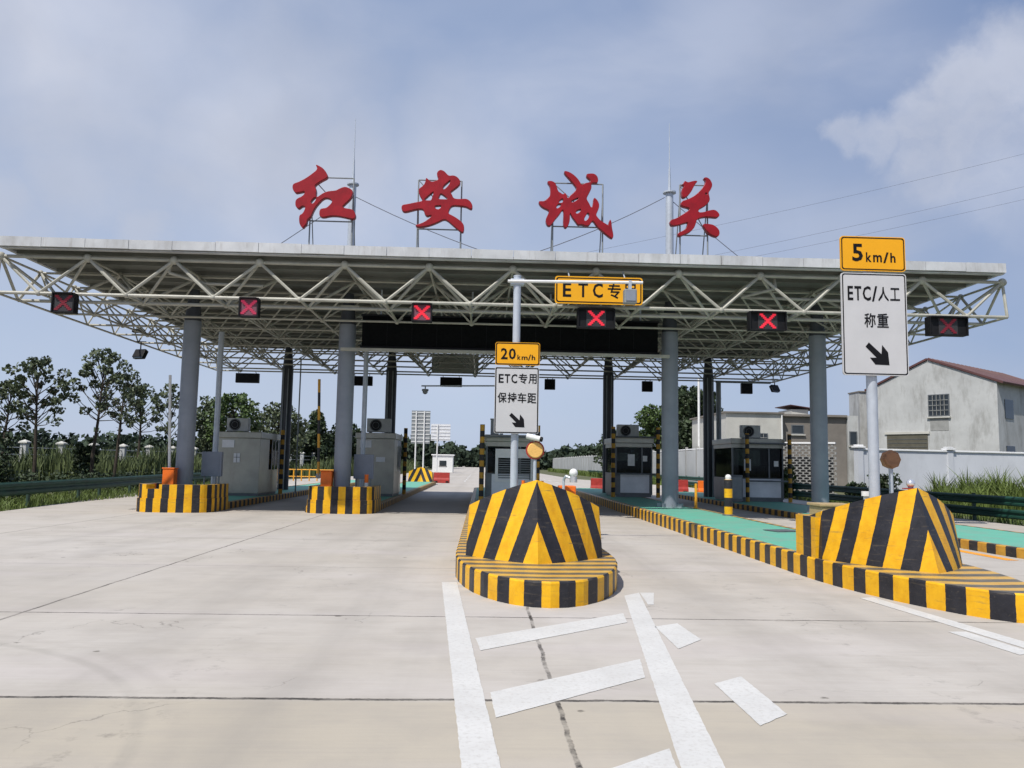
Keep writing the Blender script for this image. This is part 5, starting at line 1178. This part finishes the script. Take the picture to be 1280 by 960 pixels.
slope(AX + .0, AZ, HX1, E1, .45); slope(AX - .01, AZ, HX0, E0, .35)
roof = rf.build('roof', 'roofred', house)
rr_ = MB()
for i in range(20): 
    y = HY0 + .05 + i * .73; rr_.tube((AX, y, AZ + .2), (HX1 + .4, y, E1 - .02 + (E1 - AZ) / (HX1 - AX) * .4 + .2), .025, 5)
rr_.build('roof_seams', 'roofred', roof)
def window(x0, x1, z0, z1, y, parent, bars=True):
    w = MB(); w.bx(x0, x1, y - .02, y + .04, z0, z1); o = w.build('window', 'glass', parent)
    f = MB(); t_ = .07
    f.bx(x0 - t_, x0, y - .06, y + .02, z0 - t_, z1 + t_); f.bx(x1, x1 + t_, y - .06, y + .02, z0 - t_, z1 + t_); f.bx(x0, x1, y - .06, y + .02, z1, z1 + t_); f.bx(x0, x1, y - .06, y + .02, z0 - t_, z0)
    f.build('window_frame', 'boothdark', o)
    if bars:
        b = MB()
        for i in range(1, 5): b.bx(x0 + (x1 - x0) * i / 5 - .018, x0 + (x1 - x0) * i / 5 + .018, y - .10, y - .07, z0, z1)
        for i in range(1, 4): b.bx(x0, x1, y - .135, y - .103, z0 + (z1 - z0) * i / 4 - .018, z0 + (z1 - z0) * i / 4 + .018)
        b.build('window_bars', 'lattice', o)
    s_ = MB(); s_.bx(x0 - .15, x1 + .15, y - .16, y + .02, z0 - .19, z0 - .08); s_.build('sill', 'plaster2', o)
window(HX0 + 4.72, HX0 + 6.15, 5.9, 7.45, HY0, house)
MB().bx(HX0 + 4.75, HX0 + 6.1, HY0 - .02, HY0 + .02, 4.75, 5.70).build('bricked_panel', 'lattice', house)
MB().bx(HX0 + 1.35, HX0 + 4.53, HY0 - .03, HY0 + .03, -.1, 4.5).build('garage_door', 'garage', house)
gl = MB()
for i in range(14): gl.bx(HX0 + 1.4, HX0 + 4.48, HY0 - .05, HY0 - .032, .2 + i * .3, .23 + i * .3)
gl.build('door_slats', 'boothdark', house)
lt = MB(); lt.bx(HX0 + 1.2, HX0 + 4.7, HY0 - .10, HY0 + .02, 4.52, 4.70); lt.build('lintel', 'plaster2', house)
sw = MB(); sw.bx(HX1 - .01, HX1 + .05, HY0 + 1.2, HY0 + 2.7, 5.6, 7.0); sw.build('side_window', 'glass', house)
sw = MB(); sw.bx(HX1 - .01, HX1 + .05, HY0 + 1.2, HY0 + 2.7, 2.2, 3.6); sw.build('side_window', 'glass', house)
house.rotation_euler.z = R(-54)
ll = thing('lean_to', (29.6, 63, 0), 'narrow pale lean-to with one dark window at the left side of the white house', 'shed')
MB().bx(31.75, 32.9, 66.1, 68, -.1, 8.2).build('wall', 'plaster', ll); MB().bx(31.7, 32.95, 66.0, 68.1, 8.202, 8.3).build('roof', 'greywall', ll)
MB().bx(29.72, 30.6, 64.0, 65.9, -.1, 6.05).build('side_wall', 'plaster', ll)
window(29.9, 30.4, 3.7, 4.7, 64.0, ll, False)
low = thing('low_building', (24, 66, 0), 'low flat-roofed building, cream wall at left and bare grey wall at right', 'building')
MB().bx(19.6, 24.2, 63.6, 74, -.1, 6.05).build('cream_wall', 'plaster2', low); MB().bx(24.2, 29.68, 64.2, 74, -.1, 5.9).build('grey_wall', 'greywall', low)
MB().bx(19.4, 24.3, 63.4, 74.2, 6.052, 6.17).build('roof_slab', 'greywall', low); MB().bx(24.32, 29.66, 63.9, 74.2, 5.902, 6.08).build('roof_slab', 'greywall', low)
window(25.2, 26.1, 4.55, 5.15, 64.2, low, False); window(21.4, 22.9, 3.2, 4.4, 63.6, low, True)
pp = MB(); pp.tube((24.12, 63.52, 0), (24.12, 63.52, 6.0), .07, 8); pp.build('downpipe', 'wpaint', low)
st = thing('roof_hut', (26.8, 67, 6.1), 'tiny rooftop hut with a sloping red tin roof on the low grey building', 'hut')
MB().bx(25.9, 27.3, 66, 69, 6.08, 6.62).build('wall', 'plaster2', st)
k = MB(); k.add([(25.7, 65.7, 6.95), (28.1, 65.7, 6.63), (28.1, 69.3, 6.63), (25.7, 69.3, 6.95), (25.7, 65.7, 7.0), (28.1, 65.7, 6.68), (28.1, 69.3, 6.68), (25.7, 69.3, 7.0)], [(0, 1, 2, 3), (4, 5, 6, 7), (0, 1, 5, 4), (1, 2, 6, 5), (2, 3, 7, 6), (3, 0, 4, 7)]); k.build('roof', 'roofred', st)
cb = thing('white_cabin', (-6.6, 140, 0), 'small plain white cabin beside the road far behind the plaza', 'cabin')
MB().bx(-8.4, -4.9, 139, 143, 0, 2.9).build('wall', 'wpaint', cb, .03); MB().bx(-8.6, -4.7, 138.8, 143.2, 2.902, 3.08).build('roof', 'coping', cb)
MB().bx(-7.2, -6.0, 138.94, 138.99, 1.1, 2.0).build('window', 'glass', cb); b_ = MB(); b_.bx(-7.3, -5.9, 138.92, 138.998, 1.0, 1.06); b_.build('window_sill', 'greywall', cb)
# big road signs seen from behind
def signback(label, x0, x1, z0, z1, y, px, m, ribs):
    t = thing('road_sign_back', (px[0], y, 0), label, 'road sign', 'road signs seen from behind far down the road')
    MB().bx(x0, x1, y, y + .06, z0, z1).build('panel', m, t)
    k = MB()
    for i in range(ribs):
        z = z0 + (i + .5) * (z1 - z0) / ribs; k.bx(x0 + .02, x1 - .02, y - .06, y - .002, z - .05, z + .05)
    k.build('rib', 'wpaint', t)
    for x in px: MB().tube((x, y - .13, -.1), (x, y - .13, z1 - .1), .10, 10).build('post', 'wpaint', t, smooth=True)
signback('tall ribbed sign back on two posts, the left one of the far pair', -9.65, -7.1, 4.2, 8.7, 110, (-9.0, -7.9), 'gsign', 9)
signback('lower paler sign back just right of the tall ribbed one', -7.6, -4.7, 4.9, 7.4, 120, (-6.6,), 'boothlite', 5)

# barriers and boxes beyond the booths
def waterbarrier(label, x, y, m, w=1.5, z=0.):
    t = thing('plastic_barrier', (x, y, z), label, 'plastic barrier', 'plastic barriers beyond the booths')
    k = MB(); pts = [(-.25, 0), (.25, 0), (.22, .28), (.11, .42), (.09, .85), (-.09, .85), (-.11, .42), (-.22, .28)]
    k.poly_prism(pts, lambda u, v: (x - w / 2, y + u, z + v), lambda u, v: (x + w / 2, y + u, z + v)); k.build('body', m, t, .02)
    f = MB()
    for s_ in (-.35, .35): f.bx(x + s_ * w - .12, x + s_ * w + .12, y - .30, y - .2, z + .05, z + .16)
    f.build('feet', 'black', t)
waterbarrier('red plastic barrier beside the far yellow crash block', -3.2, 66, 'redplas', 1.3)
waterbarrier('red plastic barrier behind the left edge of the booth on the green island', 7.5, 50, 'redplas', 1.3)
waterbarrier('reddish plastic barrier right of the green island column, the left of two', 12.2, 50, 'redplas', 1.5)
waterbarrier('orange plastic barrier in front of the dark rear column at far right', 13.6, 47.6, 'orange', 1.3)
t = thing('yellow_guard_fence', (-13, 66, 0), 'low yellow railing between the outer left booths and the far reeds', 'railing')
for i in range(9):
    x = -16.2 + i * .62; MB().tube((x, 65, 0), (x, 65, .95), .05, 8).build('post', 'yellowp', t, smooth=True)
for z in (.35, .9): MB().tube((-16.2, 65, z), (-11.24, 65, z), .04, 8).build('rail', 'yellowp', t, smooth=True)

# ------------------------------------------------------------------ overhead lines
for i, (z0, z1) in enumerate(((37.2, 25.5), (33.4, 22.6), (31.8, 21.8))):
    wire(('highest', 'middle', 'lowest')[i] + ' of the three thin power lines crossing the sky at upper right', (75, 80, z0 + 3.5), (10, 80, z1 - 2.2), .6, .013, 'power_line', 'power line', 'power lines at upper right')

# ================================================================== VEGETATION
rnd = random.Random(11)
def leafquad(V, F, c, s, up=.0):
    d = Vector((rnd.gauss(0, 1), rnd.gauss(0, 1), rnd.gauss(0, 1) + up))
    if d.length < .01: d = Vector((0, 0, 1))
    d.normalize(); u = d.orthogonal().normalized(); w = d.cross(u)
    th = rnd.uniform(0, math.pi); u, w = u * math.cos(th) + w * math.sin(th), w * math.cos(th) - u * math.sin(th)
    k = len(V); a_ = s * rnd.uniform(.7, 1.3); b_ = a_ * rnd.uniform(.45, .8)
    V += [c - u * a_, c - w * b_ + u * a_ * .1, c + u * a_, c + w * b_ + u * a_ * .1]; F.append((k, k + 1, k + 2, k + 3))
def clump(V, F, c, rad, n, s, flat=.75):
    for _ in range(n):
        while True:
            v = Vector((rnd.uniform(-1, 1), rnd.uniform(-1, 1), rnd.uniform(-1, 1)))
            if v.length <= 1: break
        v *= v.length ** -.25 if v.length > .05 else 1
        leafquad(V, F, c + Vector((v.x * rad, v.y * rad, v.z * rad * flat)), s)
def mesh_obj(name, V, F, m, parent=None):
    off = parent_loc(parent) if parent else Vector()
    me = bpy.data.meshes.new(name); me.from_pydata([v - off for v in V], [], F); me.materials.append(MT[m])
    o = bpy.data.objects.new(name, me); COL.objects.link(o)
    if parent: o.parent = parent
    return o
def tree(label, x, y, h, cr, cb, leaf='leaf_grey', nl=26, per=46, ls=.13, crad=.42, lean=0., trunk=.10, z0=-.12, name='roadside_tree', group='trees along the left verge', cat='tree', open_=.0, shape='round'):
    t = thing(name, (x, y, z0), label, cat, group)
    top = Vector((x + lean, y, z0 + h)); base = Vector((x, y, z0)); fork = base.lerp(top, cb / h)
    tk = MB(); p1 = base.lerp(fork, .5) + Vector((rnd.uniform(-.08, .08), rnd.uniform(-.08, .08), 0))
    tk.path([base, p1, fork], trunk, 8, trunk * .7)
    lead = fork.lerp(top, .8) + Vector((rnd.uniform(-.15, .15), 0, 0)); tk.path([fork, fork.lerp(lead, .5), lead], trunk * .65, 6, trunk * .2)
    V, F = [], []
    H = h - cb
    for i in range(nl):
        u = (i + .5) / nl; zz = cb + H * (u ** (.62 if shape == 'umb' else .85)) * 1.0
        a_ = i * 2.399 + rnd.uniform(-.5, .5)
        if shape == 'round': rr = cr * (math.sin(math.pi * min(1, .12 + u * .83)) ** .6)
        elif shape == 'umb': rr = cr * (1.15 * math.sin(math.pi * (.18 + .80 * u ** .7)) ** .7)
        elif shape == 'cone': rr = cr * (1.02 - u) ** .8
        else: rr = cr * (.75 + .25 * math.sin(u * 9))
        rr *= rnd.uniform(.5, 1.05)
        c = Vector((x + lean * zz / h + math.cos(a_) * rr, y + math.sin(a_) * rr, z0 + zz))
        st_ = fork.lerp(lead, max(0, min(.95, u - .15)))
        tk.path([st_, st_.lerp(c, .55) + Vector((0, 0, -.08 * rr)), c], trunk * .28, 5, trunk * .08)
        clump(V, F, c, crad * rnd.uniform(.65, 1.25), int(per * rnd.uniform(.7, 1.3)), ls)
        if rnd.random() > open_: clump(V, F, st_.lerp(c, .6), crad * .6, per // 3, ls)
    mesh_obj('crown', V, F, leaf, t); tk.build('trunk', 'bark', t, smooth=True)
    return t
L_ = [
 ('short open-crowned tree cut by the left edge of the picture', -23.3, 40, 5.3, 1.35, 2.9, 20, .1),
 ('open-crowned tree with a long pale stem, second from the left edge', -21.7, 40, 6.5, 1.5, 3.2, 30, -.2),
 ('tallest of the open-crowned trees on the left verge, with a bare dark stem', -19.9, 42, 7.2, 1.45, 3.6, 32, .25),
 ('medium tree with leaning stem right of the tallest one', -20.6, 46, 6.5, 1.2, 3.6, 22, .35),
 ('lower tree left of the round column, last one clear of it', -21.0, 50, 6.1, 1.25, 3.3, 24, .1),
 ('tree partly hidden behind the leftmost front column', -20.3, 53, 6.5, 1.1, 3.0, 22, 0)]
for lab, x, y, h, cr, cb, nl, lean in L_:
    tree(lab, x, y, h, cr, cb, 'leaf_grey', nl, 44, .105, .33, lean, .10, open_=.9, shape='umb')
tree('wide greener tree between the leftmost column and its booth', -22.2, 72, 7.4, 2.5, 2.4, 'leaf_mid', 44, 56, .17, .62, 0, .15)
tree('broad dark-green tree behind the roof of the leftmost booth', -20.2, 80, 6.9, 2.8, 1.8, 'leaf_grey', 44, 60, .19, .8, 0, .16)
tree('smaller tree between the leftmost column and the slim grey post', -25.2, 76, 7.2, 2.0, 2.4, 'leaf_grey', 34, 50, .18, .6, 0, .13)
tree('dark pointed tree left of the inner left front column', -22.9, 112, 8.2, 2.6, 1.2, 'leaf_dark', 44, 60, .26, .85, 0, .2, shape='cone')
tree('dark rounded tree beside the pointed one, behind the inner left column', -20.2, 118, 6.8, 3.2, 1.0, 'leaf_dark', 44, 60, .26, .95, 0, .2)
tree('low dark tree between the dark rear column and the pointed tree', -26.4, 112, 6.4, 3.2, 1.0, 'leaf_dark', 44, 60, .26, .95, 0, .2)
RG = 'trees beyond the panel fence on the right'
tree('rounded green tree rising behind the booth on the green island', 20.6, 96, 8.7, 2.9, 1.8, 'leaf_mid', 50, 70, .22, .85, 0, .18, group=RG, name='broad_tree')
tree('darker low tree at the left foot of the rounded green tree', 18.9, 112, 6.4, 2.6, 1.2, 'leaf_dark', 44, 60, .24, .85, 0, .18, group=RG, name='broad_tree')
for i, (lab, x, y, h) in enumerate((('dark narrow conifer just right of the green island column', 21.4, 84, 9.6), ('tallest dark conifer behind the thin white post', 22.6, 86, 10.3), ('dark conifer behind the dark rear column at right', 24.2, 86, 9.8), ('lower dark conifer left of the low cream building', 25.6, 90, 8.6))):
    tree(lab, x, y, h, 1.35, 1.0, 'leaf_dark', 60, 60, .2, .6, 0, .16, group=RG, name='conifer_tree', shape='col')
tree('bushy tree standing between the panel fence and the cream building', 19.9, 78, 6.2, 1.7, 1.0, 'leaf_dark', 40, 60, .2, .65, 0, .14, group=RG, name='broad_tree')

def shrub(label, x, y, w, h, leaf, n, ls, group, z0=-.12, name='shrub'):
    t = thing(name, (x, y, z0), label, 'shrub', group)
    V, F = [], []; tk = MB()
    for i in range(n):
        a_ = i * 2.4; u = rnd.random(); c = Vector((x + math.cos(a_) * w * rnd.uniform(.1, .9), y + math.sin(a_) * w * .7 * rnd.uniform(.1, .9), z0 + h * (.15 + .75 * u * (1 - .25 * rnd.random()))))
        tk.path([Vector((x, y, z0)), c], .018, 4, .006); clump(V, F, c, w * .38, 46, ls)
    mesh_obj('foliage', V, F, leaf, t); tk.build('stems', 'bark', t)
shrub('dark upright bush between the second and third open-crowned trees', -20.5, 42.5, .6, 2.7, 'leaf_dark', 34, .10, 'bushes on the left verge')
shrub('dark spreading bush at the left edge behind the guardrail', -22.6, 36, 2.0, 3.2, 'leaf_dark', 60, .12, 'bushes on the left verge')
shrub('second dark bush at the left edge, nearer the guardrail', -19.4, 32, 1.3, 2.2, 'leaf_dark', 50, .10, 'bushes on the left verge')
shrub('dark green bush under the white fence behind the faded orange board', 20.9, 41.2, .8, 1.7, 'leaf_dark', 34, .09, 'bushes under the white fence')
shrub('dark green bush under the white fence left of the steel sign post', 19.3, 40.8, .6, 1.3, 'leaf_dark', 30, .09, 'bushes under the white fence')
shrub('tall fresh-green bush beside the booth near the lattice wall', 16.9, 44.6, .75, 2.2, 'leaf_mid', 40, .09, 'bushes by the lattice wall')

# grass and reeds that nobody could count
def grass(name, area, n, h, m, spread=.12, w=.018, zf=None):
    V, F = [], []
    for _ in range(n):
        x, y = area(); hh = h(x, y) * rnd.uniform(.55, 1.1); z = zf(x, y) if zf else -.12
        a_ = rnd.uniform(0, 6.28); ww = w * rnd.uniform(.7, 1.5) * (hh ** .5 + .3); dx, dy = math.cos(a_) * ww, math.sin(a_) * ww
        lx, ly = rnd.gauss(0, spread) * hh, rnd.gauss(0, spread) * hh
        k = len(V)
        V += [Vector((x - dx, y - dy, z)), Vector((x + dx, y + dy, z)), Vector((x + dx * .7 + lx * .35, y + dy * .7 + ly * .35, z + hh * .6)), Vector((x - dx * .7 + lx * .35, y - dy * .7 + ly * .35, z + hh * .6)), Vector((x + lx * 1.4, y + ly * 1.4, z + hh))]
        F += [(k, k + 1, k + 2, k + 3), (k + 3, k + 2, k + 4)]
    o = mesh_obj(name, V, F, m); o['kind'] = 'stuff'; return o
def mound(x, y):                         # tall grass heap before the white fence
    d = max(0, 1 - ((x - 25.2) / 3.6) ** 2); return .25 + 1.75 * d * (.62 + .25 * math.sin(x * 2.3 + y) + .2 * math.sin(x * 5.1 - y * 2))
grass('tall_grass', lambda: (rnd.uniform(20.6, 30.5), rnd.uniform(36.5, 41.5)), 9000, mound, 'grass', .2, .022)
grass('verge_grass', lambda: (rnd.uniform(17.7, 21.5), 20 + 60 * rnd.random() ** 1.4), 7000, lambda x, y: .30, 'grass', .3, .02)
grass('bank_grass', lambda: (rnd.uniform(17.0, 18.1), rnd.uniform(70, 205)), 6000, lambda x, y: .9, 'grass', .3, .05)
grass('left_verge_grass', lambda: (-14.5 - 5 * rnd.random() ** 1.5 - (.05 * 0), 14 + 46 * rnd.random()), 9000, lambda x, y: .34, 'grass', .3, .02)
grass('reeds', lambda: (-19.2 - 14 * rnd.random(), 46 + 40 * rnd.random()), 9000, lambda x, y: 2.05 + .5 * math.sin(x + y * .3), 'grass_pale', .12, .03)
grass('far_reeds', lambda: (-11 - 18 * rnd.random(), 90 + 60 * rnd.random()), 5000, lambda x, y: 1.9 + .5 * math.sin(x * .7 + y * .2), 'grass_pale', .12, .06)
# scrub along the verges
V, F = [], []
for _ in range(240):
    x = -17.6 - 3.0 * rnd.random(); y = 24 + 34 * rnd.random(); clump(V, F, Vector((x, y, .15 + .55 * rnd.random())), .5, 30, .08)
mesh_obj('verge_scrub', V, F, 'leaf_dark')['kind'] = 'stuff'
# far wood along the horizon
def wood(name, segs, n, leaf, s, per=5):
    V, F = [], []
    for _ in range(n):
        sg = rnd.choice(segs); u = rnd.random(); x = sg[0] + (sg[2] - sg[0]) * u; y = sg[1] + (sg[3] - sg[1]) * u + rnd.uniform(0, 25)
        hh = sg[4] * (.72 + .14 * math.sin(x * .23) + .10 * math.sin(x * .71 + 1.3) + .08 * math.sin(x * 1.9)) + sg[5] * u
        z = hh * (rnd.random() ** .6)
        for _k in range(per): leafquad(V, F, Vector((x + rnd.gauss(0, 1), y + rnd.gauss(0, 1), z + rnd.gauss(0, .5))), s)
    mesh_obj(name, V, F, leaf)['kind'] = 'stuff'
wood('far_wood', [(-190, 215, -70, 225, 9.5, 0), (-75, 225, -9, 235, 10, 0)], 2600, 'leaf_far', .95)
wood('far_wood', [(11, 262, 60, 240, 8.5, 0), (-12, 330, 16, 330, 11, 0), (55, 240, 170, 220, 9, 0)], 2600, 'leaf_far', .95)
# low wooded hills closing the view
def hill(name, pts, depth, m):
    k = MB()
    for i in range(len(pts) - 1):
        (x0, y0, h0), (x1, y1, h1) = pts[i], pts[i + 1]
        k.add([(x0, y0, -.2), (x1, y1, -.2), (x1, y1 + depth * .5, h1), (x0, y0 + depth * .5, h0), (x1, y1 + depth, -.2), (x0, y0 + depth, -.2)], [(0, 1, 2, 3), (3, 2, 4, 5)])
    struct(k.build(name, m))
hp = [(-900 + i * 36, 700 - abs(i - 25) * 2, 12 + 7 * math.sin(i * .7) + 5 * math.sin(i * 1.9)) for i in range(52)]
hill('hills', hp, 160, 'leaf_far')
